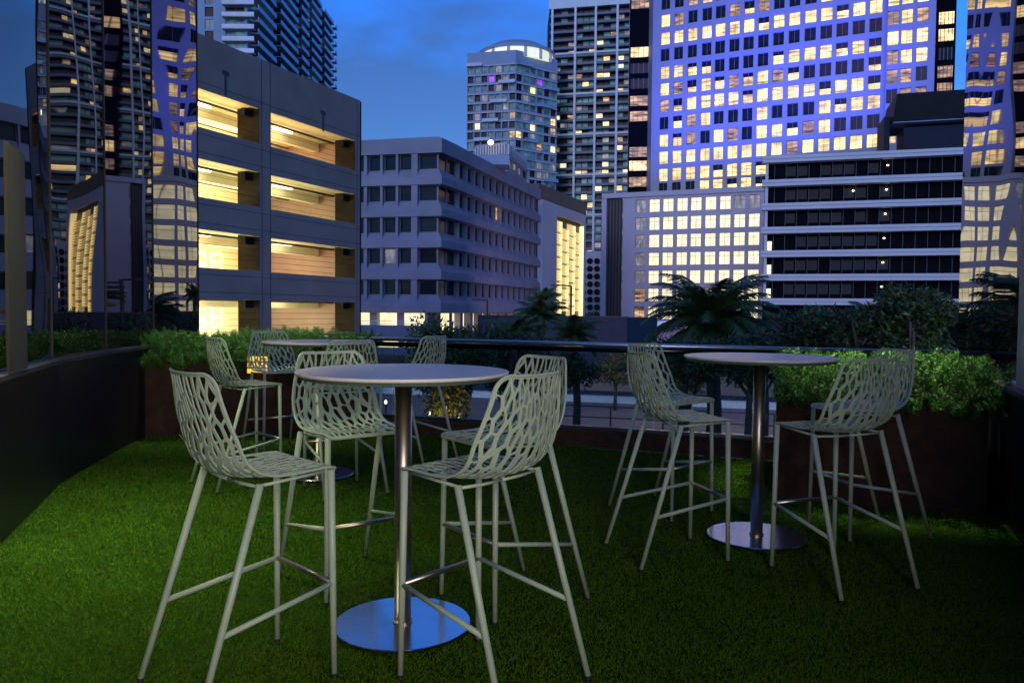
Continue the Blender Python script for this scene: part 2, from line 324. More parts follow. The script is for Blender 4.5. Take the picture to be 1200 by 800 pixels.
# painted letters on the back wall
Wb0, Wb1 = P(0, 0, -BK).xy, P(L, 0, -BK).xy
def cap(ch, cx, w_, h_, z0):             # block letters G and B as thin solid strokes
    mb = MB(); t = .2*w_+.06
    def st(x0, x1, y0, y1): mb.prism([P(cx+x0, 0, -BK+.002).xy, P(cx+x1, 0, -BK+.002).xy, P(cx+x1, 0, -BK+.02).xy, P(cx+x0, 0, -BK+.02).xy][::-1], z0+y0, z0+y1)
    q = t*.45
    st(0, t, q, h_-q)
    if ch == 'B':
        st(t, w_-q, 0, t); st(t, w_-q, h_-t, h_); st(t, w_-q, h_/2-t/2, h_/2+t/2); st(w_-t, w_, q, h_/2-q/2); st(w_-t, w_, h_/2+q/2, h_-q); st(0, t, 0, q); st(0, t, h_-q, h_)
    else:
        st(q, w_-q, 0, t); st(q, w_-q, h_-t, h_); st(w_-t, w_, q, h_*.5); st(w_*.5, w_-t, h_*.5-t, h_*.5); st(w_-t, w_, h_-t*1.5, h_-q)
    return mb.build('painted_letter', m_letter, Bg.root)
for k, yb_, hh_ in ((2, 322, 1.25), (3, 388, 1.5)):
    tb = hit(246, Wb0, Wb1); te = hit(262, Wb0, Wb1); dpt = (Wb0+(Wb1-Wb0).normalized()*tb).y; z0_ = zz(250, yb_, dpt)
    w_ = te-tb; cap('B', tb, w_, hh_, z0_); cap('G', tb-w_*1.25, w_, hh_, z0_)
mb = MB()                                              # roof-edge scuppers and joints
for px, y in ((262, 84), (376, 131)):
    t = hp(px); z_ = zz(px, y, P(t, 0).y); mb.prism([P(t, 0, .02).xy, P(t+.35, 0, .02).xy, P(t+.35, 0, .003).xy, P(t, 0, .003).xy], z_-.12, z_+.06)
    mb.prism([P(t+.12, 0, .03).xy, P(t+.2, 0, .03).xy, P(t+.2, 0, .003).xy, P(t+.12, 0, .003).xy], z_-.95, z_-.121)
each(mb, 'scupper', m_cable, Bg.root)
mb = MB()
for t in (hp(307), hp(317), hp(418)): mb.prism([P(t, 0, .008).xy, P(t+.03, 0, .008).xy, P(t+.03, 0, .002).xy, P(t, 0, .002).xy], ZG, zroof)
for (a, b) in rows:
    for z_ in (b + .28, a - .28): mb.prism([P(.1, 0, .006).xy, P(L, 0, .006).xy, P(L, 0, .001).xy, P(.1, 0, .001).xy], z_, z_+.02)
each(mb, 'panel_joint', m_cable, Bg.root)

# ---- balcony tower above the garage
tA = pl(225, 200); tB = pl(291, 200); tC = pl(388, 284); FH = 3.0
Bt = Bld('apartment_tower', 'tall pale blue apartment tower with stacked oblique balconies rising above the parking garage', tB, 'apartment tower')
z1 = ZG + 36*FH
Bt.facade(tA, tB, ZG, z1, [(hit(x0, tA, tB), hit(x1, tA, tB)) for x0, x1 in ((242, 252), (266, 288))], [(ZG + k*FH + .5, ZG + k*FH + 2.9) for k in range(18, 35)], 'BDBD', .3, kf=lambda r, c: 'L' if (r, c) == (4, 1) else random.choice('BDD'))
bays = [(294, 316), (321, 342), (346, 355), (358, 370), (373, 384)]
Bt.facade(tB, tC, ZG, z1, [(hit(a, tB, tC), hit(b, tB, tC)) for a, b in bays], [(ZG + k*FH + .3, ZG + k*FH + 2.9) for k in range(18, 35)], 'DDBDD', .3)
Bt.wall.quad((tA.x, tA.y, z1), (tB.x, tB.y, z1), (tC.x, tC.y, z1), (tA.x, tC.y, z1)); Bt.finish(m_tower, 90)
for k in range(17, 36):
    mb = MB(); z_ = ZG + k*FH
    for a, b in bays + [(386, 388)]:
        s0, s1 = hit(a, tB, tC), hit(b, tB, tC); e = (tC-tB).normalized(); A_, B_ = tB+e*s0, tB+e*s1
        mb.beam(A_, B_, .01, 2.2, z_, z_+.22); mb.beam(A_, B_, 2.1, 2.2, z_+.222, z_+1.3, 1)
    a_, b_ = tA + (tB-tA).normalized()*hit(264, tA, tB), tB + Vector((2.2, 0))
    mb.beam(a_, b_, .01, 1.6, z_, z_+.25); mb.beam(a_, b_, 1.5, 1.55, z_+.252, z_+1.2, 1)
    mb.build('balcony', [m_slab, m_balc], Bt.root)

# ---- concrete office block
oA = pl(395, 92); oB = pl(513, 89); oB2 = pl(523, 91.5); oC = pl(627, 125)
zo = lambda y: zz(512, y, 89)
Bo = Bld('office_block', 'five-storey grey concrete office block with ribbon windows and flared sills, right of the garage', oB, 'office building')
rws = [(zo(y+18), zo(y)) for y in (180, 217, 254, 290.5, 327.5)]
ztop = zo(163)
hA = lambda x: hit(x, oA, oB)
ca = [(hA(a), hA(b)) for a, b in ((400, 409.5), (418.5, 428), (432.5, 447), (450.5, 465), (468.5, 483), (491, 511.5))]
Bo.facade(oA, oB, zo(365), ztop, ca, rws, 'D', .12, kf=lambda r, c: 'G' if random.random() < .12 else 'D', mull='')
Bo.facade(oB, oB2, zo(365), ztop, [(.15, (oB2-oB).length-.1)], rws, 'D', .12, mull='')
Lr = (oC-oB2).length; nw = 14; cw = Lr/nw
Bo.facade(oB2, oC, zo(365), ztop, [(i*cw+.12, i*cw+cw-.12) for i in range(nw)], rws, 'D', .12, kf=lambda r, c: 'M' if (r, c) == (1, 6) else 'D', mull='')
def off(d): 
    ea, eb_, ec = (oB-oA).normalized(), (oB2-oB).normalized(), (oC-oB2).normalized()
    na, nb, nc = [Vector((q.y, -q.x)) for q in (ea, eb_, ec)]
    return [oA+na*d, oB+(na+nb).normalized()*d*1.05, oB2+(nb+nc).normalized()*d*1.1, oC+nc*d]
for k in range(5):                       # flared spandrel bands wrapping the block
    zb_ = rws[k][0]; zlow = rws[k+1][1] if k < 4 else zo(366)
    mb = MB(); prof = [(.02, zb_+.02), (.30, zb_-.30), (.85, zb_-.95), (.85, zlow+.02), (.30, zlow-.10), (.02, zlow-.10)]
    rings = [[(*p, z_) for p in off(d)] for d, z_ in prof]
    for i in range(5):
        for j in range(3): mb.quad(rings[i][j], rings[i+1][j], rings[i+1][j+1], rings[i][j+1])
    for j in (0, 3): mb.v += [rings[i][j] for i in range(6)]; mb.f.append(tuple(range(len(mb.v)-6, len(mb.v)))); mb.m.append(0)
    mb.build('spandrel_band', m_conc2, Bo.root)
mb = MB(); rings = [[(*p, z_) for p in off(d)] for d, z_ in ((.8, rws[0][1]+.0), (.8, ztop), (.02, ztop))]
for i in range(2):
    for j in range(3): mb.quad(rings[i][j], rings[i][j+1], rings[i+1][j+1], rings[i+1][j])
rings = [[(*p, z_) for p in off(d)] for d, z_ in ((.02, rws[0][1]), (.8, rws[0][1]))]
for j in range(3): mb.quad(rings[0][j], rings[0][j+1], rings[1][j+1], rings[1][j])
mb.build('top_band', m_conc2, Bo.root)
fin = MB()
ea = (oB-oA).normalized()
for c, d in zip(ca[:-1], ca[1:]): fin.beam(oA+ea*(c[1]+.04), oA+ea*(d[0]-.04), .0, .55, rws[4][0]-.9, ztop-.3)
ec = (oC-oB2).normalized()
for i in range(1, nw): fin.beam(oB2+ec*(i*cw-.09), oB2+ec*(i*cw+.09), .0, .5, rws[4][0]-.9, ztop-.3)
each(fin, 'window_fin', m_conc2, Bo.root)
# lit ground floor behind piers, deck wall below
gfl = [(oA, oB), (oB, oC)]
for A_, B_ in gfl:
    e = (B_-A_).normalized()
    Lg = (B_-A_).length
    mb = MB(); mb.beam(A_, B_, -6, -3, ZG, zo(364)); mb.build('lobby_wall', W_C, Bo.root)
    q = .6
    while q < Lg-1:
        mb = MB(); mb.beam(A_+e*q, A_+e*(q+.9), -1.2, -.3, ZG, zo(366)); each(mb, 'pier', m_conc2, Bo.root); q += 3.4
Bo.wall.prism([oA, oB, oB2, oC, oC+Vector((-40, 14)), oA+Vector((0, 40))], zo(365)+.002, zo(365)+.2)
Bo.wall.quad((oA.x, oA.y, ztop), (oB.x, oB.y, ztop), (oB2.x, oB2.y, ztop), (oC.x, oC.y, ztop)); Bo.wall.quad((oA.x, oA.y, ztop), (oC.x, oC.y, ztop), (oC.x-40, oC.y+14, ztop), (oA.x, oA.y+40, ztop))
Bo.finish(m_conc2, 100)
mb = MB(); mb.beam(oA-Vector((8, 0)), oB+Vector((1, -2)), 1.5, 2.2, zo(395), zo(381)); mb.beam(oA-Vector((8, 0)), oB+Vector((1, -2)), 1.5, 2.2, ZG, zo(406)); mb.beam(oB+Vector((1, -2)), oC+Vector((2, -2)), 1.0, 1.6, ZG, zo(384)-.35); mb.build('deck_wall', m_conc2, Bo.root)
mb = MB(); mb.beam(oA-Vector((8, 0)), oB+Vector((-4, -2)), .4, 1.0, zo(406), zo(395)); mb.build('lit_basement', W_Y, Bo.root)
mb = MB()
for z_ in (zo(377), zo(380)): mb.beam(oA, oB, 1.8, 1.86, z_, z_+.06)
each(mb, 'deck_railing', m_kerb, Bo.root)
mb = MB(); mb.beam(oA, oB, -.4, .12, ztop+.003, ztop+.25); mb.beam(oB2, oC, -.4, .12, ztop+.003, ztop+.25); each(mb, 'parapet', m_conc2, Bo.root)

for px_, w_, h_, lb in ((455, 5, 1.6, ''), (560, 4, 1.3, '')):
    q = pl(px_, 104); mb = MB(); mb.box(q.x, q.x+w_, q.y, q.y+4, ztop+.01, ztop+h_); mb.build('roof_plant', m_tower, Bo.root)
# ---- lit screen building beside it
lA = pl(629, 130); lB = pl(682.5, 152)
Bl = Bld('screen_building', 'white framed building with glowing staggered amber louvres, between office block and pale podium', lA)
zl = lambda y: zz(629, y, 130)
Bl.wall.prism([lA, lB, lB+Vector((0, 20)), lA+Vector((-18, 26)), lA+Vector((-8, 0))], ZG, zl(238))
Bl.finish(m_brown)
e = (lB-lA).normalized(); LL = (lB-lA).length; hl = lambda x: hit(x, lA, lB)
mb = MB(); mb.beam(lA, lA+e*hl(646), .02, .9, ZG, zl(234)); mb.beam(lA+e*hl(646), lB-e*1.2, .02, .9, zl(246), zl(234)); mb.beam(lB-e*2.3, lB-e*1.2, .02, .9, ZG, zl(246)); mb.build('white_frame', m_white, Bl.root)
mb = MB(); mb.beam(lA-e*1, lB, -6, .6, zl(233), zl(216)); mb.build('roof_screen', mat('bronze_roof_screen', (.10, .08, .07), .7), Bl.root)
a0, a1 = hl(646.5), LL-2.5; nc = 4; cwid = (a1-a0)/nc; zt0, zb0 = zl(250), zl(372); nr = 8; rh = (zt0-zb0)/nr
for c in range(nc):
    for r_ in range(nr):
        mb = MB(); s0 = a0+c*cwid; z_ = zb0+r_*rh + (rh*.5 if c % 2 else 0)
        if z_+rh*.8 > zt0+.3: continue
        for q in range(5): mb.beam(lA+e*(s0+.15), lA+e*(s0+cwid-.5), .1, .45, z_+q*rh/5, z_+q*rh/5+.16)
        mb.beam(lA+e*(s0+.1), lA+e*(s0+cwid-.1), .02, .08, z_, z_+rh*.9)
        mb.build('louvre_panel', m_gold, Bl.root)
        mb = MB(); mb.beam(lA+e*(s0+cwid-.42), lA+e*(s0+cwid-.08), .12, .5, z_+.1, z_+rh*.85); mb.build('amber_strip', e_gold, Bl.root)
mb = MB(); mb.beam(lB-e*2.42, lB-e*2.32, .05, .8, ZG+2, zt0); mb.build('amber_strip', e_gold, Bl.root)

# ---- round-crowned tower
rA = pl(545.5, 262); rB = pl(602, 258); rC = pl(650, 268)
Br = Bld('round_top_tower', 'pale blue apartment tower with a round lit crown and thin mast on top', rB, 'apartment tower')
zrd = lambda y: zz(600, y, 260)
zt = zrd(63)
rr = [(zt - 3.2 - k*3.05, zt - 1.0 - k*3.05) for k in range(1, 26)]
def rk(r, c):
    if (r, c) == (1, 3): return 'V'
    return random.choices('BDMLCG', (11, 7, 1.2, .9, .5, 2))[0]
for A_, B_, n in ((rA, rB, 7), (rB, rC, 6)):
    Ln = (B_-A_).length; Br.facade(A_, B_, ZG, zt, [(i*Ln/n+.3, (i+1)*Ln/n-.2) for i in range(n)], rr, 'B', .6, kf=rk)
Br.wall.prism([rA, rB, rC, rC+Vector((0, 15)), rA+Vector((0, 15))], zt+.002, zt+.6)
Br.finish(m_tower, 100)
for k in range(0, 26, 1):
    mb = MB(); z_ = zt - 4.1 - k*3.05
    j = (k * 7) % 5
    for A_, B_ in ((rA, rB), (rB, rC)):
        e = (B_-A_).normalized(); Ln = (B_-A_).length
        mb.beam(A_, B_, .01, .35, z_, z_+.3)
        if k % 2 == 0: mb.beam(A_+e*(Ln*j/6), A_+e*(Ln*(j+2)/6), .36, 1.3, z_, z_+.2); mb.beam(A_+e*(Ln*j/6), A_+e*(Ln*(j+2)/6), 1.2, 1.26, z_+.2, z_+1.1, 1)
    mb.build('balcony', [m_white, m_balc], Br.root)
cc = pl(603, 272); zc0, zc1 = zrd(66), zrd(55)
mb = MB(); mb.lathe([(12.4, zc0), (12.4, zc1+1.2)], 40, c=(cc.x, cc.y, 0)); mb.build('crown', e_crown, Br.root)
mb = MB()
for k in range(14): a = 2*math.pi*k/14; mb.box(cc.x+12.6*math.cos(a)-.5, cc.x+12.6*math.cos(a)+.5, cc.y+12.6*math.sin(a)-.5, cc.y+12.6*math.sin(a)+.5, zc0, zc1+.9)
each(mb, 'crown_fin', m_white, Br.root)
mb = MB(); mb.lathe([(13.4, zc1+.2), (13.2, zc1+1.1), (8.5, zc1+3.6), (.3, zc1+5.0)], 40, c=(cc.x, cc.y, 0)); mb.build('crown_roof', m_tower, Br.root)
mb = MB(); mb.tube([(cc.x, cc.y, zc1+4.6), (cc.x, cc.y, zrd(33))], [1.1, .2], 6); mb.build('mast', m_cable, Br.root)

# ---- small striped hotel block in front of it
hA_ = pl(556, 150); hB_ = pl(593, 147); hC_ = pl(616, 165)
Bh = Bld('hotel_block', 'low block with white ribs and a rooftop lamp, in front of the round-topped tower', hB_)
zh = lambda y: zz(590, y, 148)
for A_, B_, n in ((hA_, hB_, 4), (hB_, hC_, 4)):
    Ln = (B_-A_).length; Bh.facade(A_, B_, ZG, zh(170), [(i*Ln/n+.3, (i+1)*Ln/n-.3) for i in range(n)], [(zh(194)-k*4, zh(184)-k*4) for k in range(4)], 'DDG', .4)
    e = (B_-A_).normalized(); mb = MB()
    for i in range(n*3): mb.beam(A_+e*(i*Ln/n/3), A_+e*(i*Ln/n/3+.25), .01, .35, zh(182), zh(170))
    each(mb, 'rib', m_white, Bh.root)
Bh.wall.prism([hA_, hB_, hC_, hA_+Vector((0, 20))], zh(170)+.002, zh(168)); Bh.finish(mat('hotel_lilac_wall', (.34, .30, .36), .8))
mb = MB(); q = pl(560, 158); mb.box(q.x, q.x+5.5, q.y, q.y+8, zh(168)+.01, zh(162)); each(mb, 'plant_room', m_tower, Bh.root)
mb = MB(); q = at(575, 167, 146); mb.lathe([(.2, -.45), (.5, -.2), (.5, .2), (.2, .45)], 10, c=q); mb.build('rooftop_lamp', e_lamp, Bh.root)

# ---- gridded balcony tower
bA = pl(641.5, 283); bB = pl(749, 276.1)
Bb = Bld('balcony_tower', 'tall dark glass apartment tower gridded by thin white lines with rows of balconies', bA, 'apartment tower')
zbt = lambda y: zz(642, y, 283)
FHb = 2.83; ztb = zbt(3); hb = lambda x: hit(x, bA, bB)
lines_ = [hb(x) for x in (644.5, 671, 694.5, 719.5, 734.5, 747)]
colsb = []
for a, b in zip(lines_[:-1], lines_[1:]):
    n = 3 if b-a > 6 else 2; st = (b-a-.5)/n
    colsb += [(a+.35+i*st, a+.35+(i+1)*st-.15) for i in range(n)]
nf = int((ztb-3-ZG)/FHb)
lit = {(2, 1): 'L', (5, 2): 'L', (5, 1): 'L', (12, 4): 'C', (14, 3): 'L'}
Bb.facade(bA, bB, ZG, ztb, colsb, [(ztb-3.2-(k+1)*FHb+.35, ztb-3.2-k*FHb) for k in range(nf-1)], 'B', .5, kf=lambda r, c: random.choices('BDMLCG', (7, 12, .7, .8, .5, 1))[0], mull='')
Bb.wall.prism([bA, bB, bB+Vector((0, 25)), bA+Vector((0, 25))], ztb+.002, ztb+.4)
Bb.wall.quad((bA.x, bA.y+25, ZG), (bA.x, bA.y, ZG), (bA.x, bA.y, ztb), (bA.x, bA.y+25, ztb))
Bb.finish(m_darkm, 100)
eb = (bB-bA).normalized()
mb = MB()
for s_ in lines_: mb.beam(bA+eb*(s_-.38), bA+eb*(s_+.38), .01, 1.7, ZG, ztb-2)
for k in range(8): z_ = zbt(66) - k*14.2 + 0; mb.beam(bA, bB, .01, 1.75, z_-.3, z_+.35)
mb.beam(bA-eb*.3, bB, .01, 1.6, ztb-3, ztb+.2); mb.build('white_frame_line', mat('tower_frame_paint', (.62, .64, .72), .7), Bb.root)
for k in range(nf-1):
    z_ = ztb-3.2-(k+1)*FHb
    mb = MB(); mb.beam(bA, bB, .012, 1.4, z_, z_+.2); mb.beam(bA, bB, 1.3, 1.36, z_+.2, z_+.95, 1); mb.build('balcony', [mat('dark_slab_paint', (.05, .07, .13), .8), mat('dark_balcony_glass', (.02, .05, .10), .4, var=.4, scale=.15)], Bb.root)

# ---- perforated white screen at its foot
qA = pl(681, 205); qB = pl(704, 205)
Bq = Bld('perforated_podium', 'white podium wall pierced by columns of round holes, right of the amber louvre screen', qA)
Bq.wall.beam(qA, qB, -10, 0, ZG, zz(690, 294, 205)); Bq.finish(m_white)
for c in range(3):
    for r_ in range(9):
        p = at(683+c*8.2, 306+r_*9, 205); mb = MB(); vs = []
        mb.tube([(p.x, 205-.25, p.z), (p.x, 205.3, p.z)], .8, 14); o = mb.build('round_opening', W_D, Bq.root)

# ---- blue-lit office tower, with black glazed shaft on its left and pale wing on its right
cA = pl(760, 182); cB = pl(1031, 160); 
Bc = Bld('office_tower', 'huge white gridded office tower washed in blue floodlight with warm lit square windows', cA, 'office tower')
zc = lambda y: zz(773, y, 181.2)
hc = lambda x: hit(x, cA, cB)
cxs = [774.5, 790, 806, 822.5, 838, 854.5, 871, 888, 905.5, 923.5, 942, 960.5, 979, 998, 1017.5]
cc_ = [hc(x) for x in cxs]; ww = 2.0
KL = ['DDDLLLLLLLMMDLM', 'LLLLLLLMLLLMMLL', 'YYYYYYYYYMYYYYY', 'YMMDYMDYYMMYDDD', 'DMMYDDDLDDDLLLL', 'MLLLLLLLLLLLLLL', 'LMMLMMMLMMDDDDL', 'LLLLDDDDLLLLLLL', 'DDDDDDDDDDDDDDD', 'LLLLLLLLLLLLLLL', 'LMDDDMMMDDDMMML', 'DDMLDDDDMDDLDDM', 'DLLMDDDLLDDDMLL', 'DDLLLDDMMDDLLDD', 'LLDDMMDDDLLDDMM', 'DDDLLDDDLLLMMDD']
yb = [222, 205.4, 185.4, 165.5, 145, 125, 105.5, 86, 65.4, 46, 25.5, 5, -15, -35, -55, -75]
rwc = [(zc(y)-1.38, zc(y)+1.38) for y in yb]
Bc.facade(cA, cB, ZG, zc(-95), [(s-ww/2*(1+.012*i), s+ww/2*(1+.012*i)) for i, s in enumerate(cc_)], rwc, 'L', .55, kf=lambda r, c: 'H' if KL[r][c] in 'LM' and random.random() < .3 else KL[r][c], mull='v')
cC = pl(1031, 157.5); cD = pl(1087, 154)
Bc.facade(cC, cD, ZG, zc(-95), [(hit(x, cC, cD)-1.0, hit(x, cC, cD)+1.0) for x in (1038, 1054, 1072)], rwc[2:], 'LLLMMD', .55, m=1, mull='v')
Bc.wall.quad((cB.x, cB.y, ZG), (cC.x, cC.y, ZG), (cC.x, cC.y, zc(-95)), (cB.x, cB.y, zc(-95)), 1)
Bc.wall.quad((cD.x, cD.y, ZG), (cD.x+3, cD.y+30, ZG), (cD.x+3, cD.y+30, zc(-95)), (cD.x, cD.y, zc(-95)), 1)
Bc.wall.quad((cA.x, cA.y+30, ZG), (cA.x, cA.y, ZG), (cA.x, cA.y, zc(-95)), (cA.x, cA.y+30, zc(-95)))
Bc.finish([mat('tower_stone', (.27, .25, .34), .7, var=.05, scale=.2), mat('pale_wing_wall', (.27, .25, .36), .7, var=.05, scale=.2)], 100)
# black glazed shafts
def dark_shaft(A_, B_, z1_, rows_lit, name):
    mb = MB(); mb.beam(A_, B_, -18, 0, ZG, z1_); mb.build('black_glazed_shaft', m_dark, Bc.root)
    for z_, k in rows_lit:
        mb = MB(); e = (B_-A_).normalized(); Ln = (B_-A_).length
        mb.beam(A_+e*.4, B_-e*.4, .01, .08, z_-1.2, z_+1.1); mb.build('lit_floor', KM[k], Bc.root)
        mb = MB()
        for i in range(1, 5): mb.beam(A_+e*(Ln*i/5-.06), A_+e*(Ln*i/5+.06), .1, .2, z_-1.25, z_+1.15)
        each(mb, 'floor_mullion', m_mull, Bc.root)
sA = pl(733, 188); sB = pl(761, 187)
zs = lambda y: zz(745, y, 187.5)
dark_shaft(sA, sB, zs(-90), [(zs(4), 'M'), (zs(61), 'L'), (zs(118), 'M'), (zs(136), 'M'), (zs(178), 'M'), (zs(194), 'L'), (zs(213), 'M'), (zs(80), 'D'), (zs(98), 'D')], 'a')
sC = pl(1088, 157); sD = pl(1110.5, 156)
zs2 = lambda y: zz(1100, y, 156.5)
dark_shaft(sC, sD, zs2(-90), [(zs2(21), 'L'), (zs2(41), 'L'), (zs2(63), 'D'), (zs2(84), 'M'), (zs2(104), 'M')], 'b')

# ---- pale podium with curtained windows
pA = pl(704, 176); pB = pl(893, 163)
Bp = Bld('podium_block', 'pale lilac podium block with seven rows of bright curtained windows and a dark stripe', pA)
zp = lambda y: zz(705, y, 176)
hpp = lambda x: hit(x, pA, pB)
pcx = [733.5, 749, 765, 781, 797.5, 813.5, 830.5, 847.5, 864.5, 881.5]
prow = [243.5, 264, 284, 304.5, 325, 345.5, 366]
PK = ['GGCCCCCCGG', 'GGCCCCCCCC', 'GGCCCCCCCC', 'GGCCCCCCCC', 'MGCCCCCCCC', 'MMCCCCCCCC', 'MMCCCCCCCC']
s_m = hpp(728.5)
pM = pA + (pB-pA).normalized()*s_m
pc = [hit(x, pM, pB) for x in pcx]
Bp.facade(pM, pB, ZG, zp(228), [(s-1.12, s+1.12) for s in pc], [(zp(y)-1.38, zp(y)+1.38) for y in reversed(prow)], 'C', .35, kf=lambda r, c: PK[6-r][c], mull='vh')
Bp.wall.beam(pA, pA+(pM-pA).normalized()*hpp(709.5), -1, .25, ZG, zp(228))
Bp.wall.beam(pA+(pM-pA).normalized()*hpp(709.5), pM, -1.5, -.6, ZG, zp(234), 1)
Bp.wall.beam(pA, pB, -2, .45, zp(233), zp(227.5)+.01)
Bp.wall.beam(pM, pB, .05, .5, zp(385), zp(378), 2)
Bp.finish([m_lav, m_brown, m_tower], 100)
mb = MB(); e = (pM-pA).normalized()
for i in range(5): s_ = hpp(711+i*3.6); mb.beam(pA+e*s_, pA+e*(s_+.12), -.58, -.4, ZG, zp(235))
each(mb, 'cladding_rib', m_darkm, Bp.root)

# ---- dark banded office building
dA = pl(893, 128); dB = pl(1117, 120); zd = lambda y: zz(893, y, 128)
Bd = Bld('banded_office', 'dark glass office building banded by white concrete slabs, behind the right planter', dA, 'office building')
ed = (dB-dA).normalized(); Ld = (dB-dA).length; hd = lambda x: hit(x, dA, dB)
Bd.wall.beam(dA+ed*.4, dB+ed*6, -20, -1.2, ZG, zd(186)); Bd.finish(m_dark)
ys = [188, 215.5, 243, 270.5, 298, 325.5, 353.5]
for y in ys:
    mb = MB(); mb.beam(dA-ed*.4, dB+ed*6, -1.25, .5, zd(y)-.48, zd(y)+.56); bo = mb.build('floor_band', m_white, Bd.root)
    mb = MB(); mb.beam(dA-ed*.4, dB+ed*6, .505, .56, zd(y)+.02, zd(y)+.1); mb.build('painted_groove', mat('painted_groove_shade', (.25, .25, .3), .8), Bd.root)  # raised strip, the shade of a groove painted into its colour
for k, y in enumerate(ys[:-1]):
    zt_, zb_ = zd(y)-.48, zd(ys[k+1])+.56
    mb = MB()
    for i in range(16): s_ = 1.5+i*1.75; mb.beam(dA+ed*s_, dA+ed*(s_+.1), -1.19, -1.0, zb_, zt_)
    each(mb, 'window_mullion', mat('dim_mullion', (.03, .03, .038), .6), Bd.root)
    mb = MB()
    for i in range(9):
        if random.random() < .75: s_ = 3.3+i*1.75; mb.beam(dA+ed*s_, dA+ed*(s_+1.5), -1.19, -1.15, zb_+.7, zt_-.5)
    each(mb, 'drawn_blind', mat('drawn_blind', (.022, .021, .022), .8), Bd.root)
    for px in ([1037, 998] if k == 1 else [1037]):
        s_ = hd(px - k*.7); c_ = dA+ed*s_+Vector((ed.y, -ed.x))*-1.0
        mb = MB(); mb.lathe([(.08, -.1), (.17, -.04), (.17, .04), (.08, .1)], 10, c=(c_.x, c_.y, zt_-.95)); mb.build('ceiling_lamp', e_lamp, Bd.root)
    mb = MB(); mb.beam(dA+ed*.1, dA+ed*.55, -.6, -.2, zb_, zt_); mb.build('corner_pier', m_white, Bd.root)
    if k > 2: mb = MB(); mb.beam(dA+ed*.62, dA+ed*1.3, -1.0, -.9, zb_+.1, zb_+1.6); mb.build('lit_slot', W_C, Bd.root)
zq = zd(185)+.5
u0, u1 = hd(1034), Ld+4
mb = MB(); mb.hexa([*(Vector((*(dA+ed*s_+Vector((ed.y, -ed.x))*n_), z_)) for z_, ss in ((zd(150), (hd(1041), u1)), (zd(118), (hd(1046), u1))) for s_, n_ in ((ss[0], -1), (ss[1], -1), (ss[1], -11), (ss[0], -11)))]); mb.build('rooftop_enclosure', m_darkm, Bd.root)
mb = MB(); mb.beam(dA+ed*u0, dA+ed*hd(1041), -10, -3, zq, zd(140)); mb.beam(dA+ed*hd(1056), dA+ed*u1, -8, -2, zq, zd(155)); each(mb, 'plant_room', mat('plant_room_navy', (.014, .02, .036), .6, spec=.1), Bd.root)
mb = MB(); mb.beam(dA+ed*hd(1042), dA+ed*u1, -11, -.9, zd(150)-.12, zd(150)-.01); mb.build('enclosure_edge', m_tower, Bd.root)

# ---- low roofs in the middle distance
lowA = pl(560, 62); lowB = pl(735, 58)
Bw = Bld('low_service_building', 'low dark navy flat-roofed building beyond the street, behind the small palms', lowA)
Bw.wall.beam(lowA, lowB, -14, 0, ZG, zz(700, 372, 60)); Bw.finish(mat('navy_render', (.035, .035, .06), .8))
mb = MB(); mb.beam(lowA, lowB, -.3, .08, zz(700, 372, 60)+.002, zz(700, 372, 60)+.12); mb.build('roof_trim', m_brown, Bw.root)
lowC = pl(722, 104); lowD = pl(900, 100)
Bv = Bld('white_roof_pavilion', 'low pavilion with pale blue flat roof edge below the curtained podium windows', lowC)
Bv.wall.beam(lowC, lowD, -10, 0, ZG, zz(750, 386, 100)); Bv.wall.beam(lowC, lowD, -10.3, .5, zz(750, 385, 100), zz(750, 376, 100), 1); Bv.finish([mat('pavilion_wall', (.18, .15, .2), .8), mat('pale_roof_edge', (.42, .5, .68), .7)])

# floodlights that wash the tower blue
nrm = Vector(((cB-cA).normalized().y, -(cB-cA).normalized().x))
for px, zl_, en, tz in ((800, 30, 26000, 75), (900, 30, 30000, 85), (985, 34, 32000, 85)):
    p = cA + (cB-cA).normalized()*hc(px) + nrm*20
    area('facade_floodlight', (p.x, p.y, zl_), (p.x-nrm.x*20, p.y-nrm.y*20, tz), en*.20, (.07, .10, 1), 3, None, 130)
area('street_glow', (8, 29, 5), (8, 33, -3.5), 190, (1, .74, .66), 6, 3, 160)  # unseen lamps added to lift the street and the facades
area('street_glow', (10, 90, 1.5), (25, 170, 30), 700, (.85, .66, 1), 14, 6, 150)
area('street_glow', (-14, 55, -1.5), (-16, 95, 12), 70, (.8, .7, 1), 14, 4, 150)

# ------------------------------------------------------------------ ground, road and pavements
def struct(o): o['kind'] = 'structure'; return o
mb = MB(); mb.quad((-900, -200, ZG), (900, -200, ZG), (900, 1800, ZG), (-900, 1800, ZG)); struct(mb.build('ground', m_earth))
def strip(name, ya, yb, m, z, h=0, px0=-60, px1=60):
    mb = MB(); s = -.30
    p = [(px0, ya + s*px0 + 3), (px1, ya + s*px1 + 3), (px1, yb + s*px1 + 3), (px0, yb + s*px0 + 3)]
    if h: mb.prism(p, ZG, ZG+h)
    else: mb.quad(*[(q[0], q[1], z) for q in p])
    return struct(mb.build(name, m))
strip('near_road', 13, 30, m_asph, ZG+.004)
strip('kerb', 30, 30.4, m_kerb, 0, .14)
strip('pavement', 30.4, 39.5, m_pave, 0, .12)
strip('kerb', 39.5, 40.1, m_kerb, 0, .45)
strip('far_road', 40.1, 56, m_asph, ZG+.004)
def low_wall(ya, h, name, label, cat, m):
    mb = MB(); s = -.30; x0, x1 = 1, 30; mb.prism([(x0, ya+s*x0+3), (x1, ya+s*x1+3), (x1, ya+.3+s*x1+3), (x0, ya+.3+s*x0+3)], ZG+.12, ZG+h)
    return tag(mb.build(name, m), label, cat)
low_wall(46, 1.25, 'boundary_wall', 'low grey boundary wall across the street, seen through the balustrade', 'wall', m_pave)
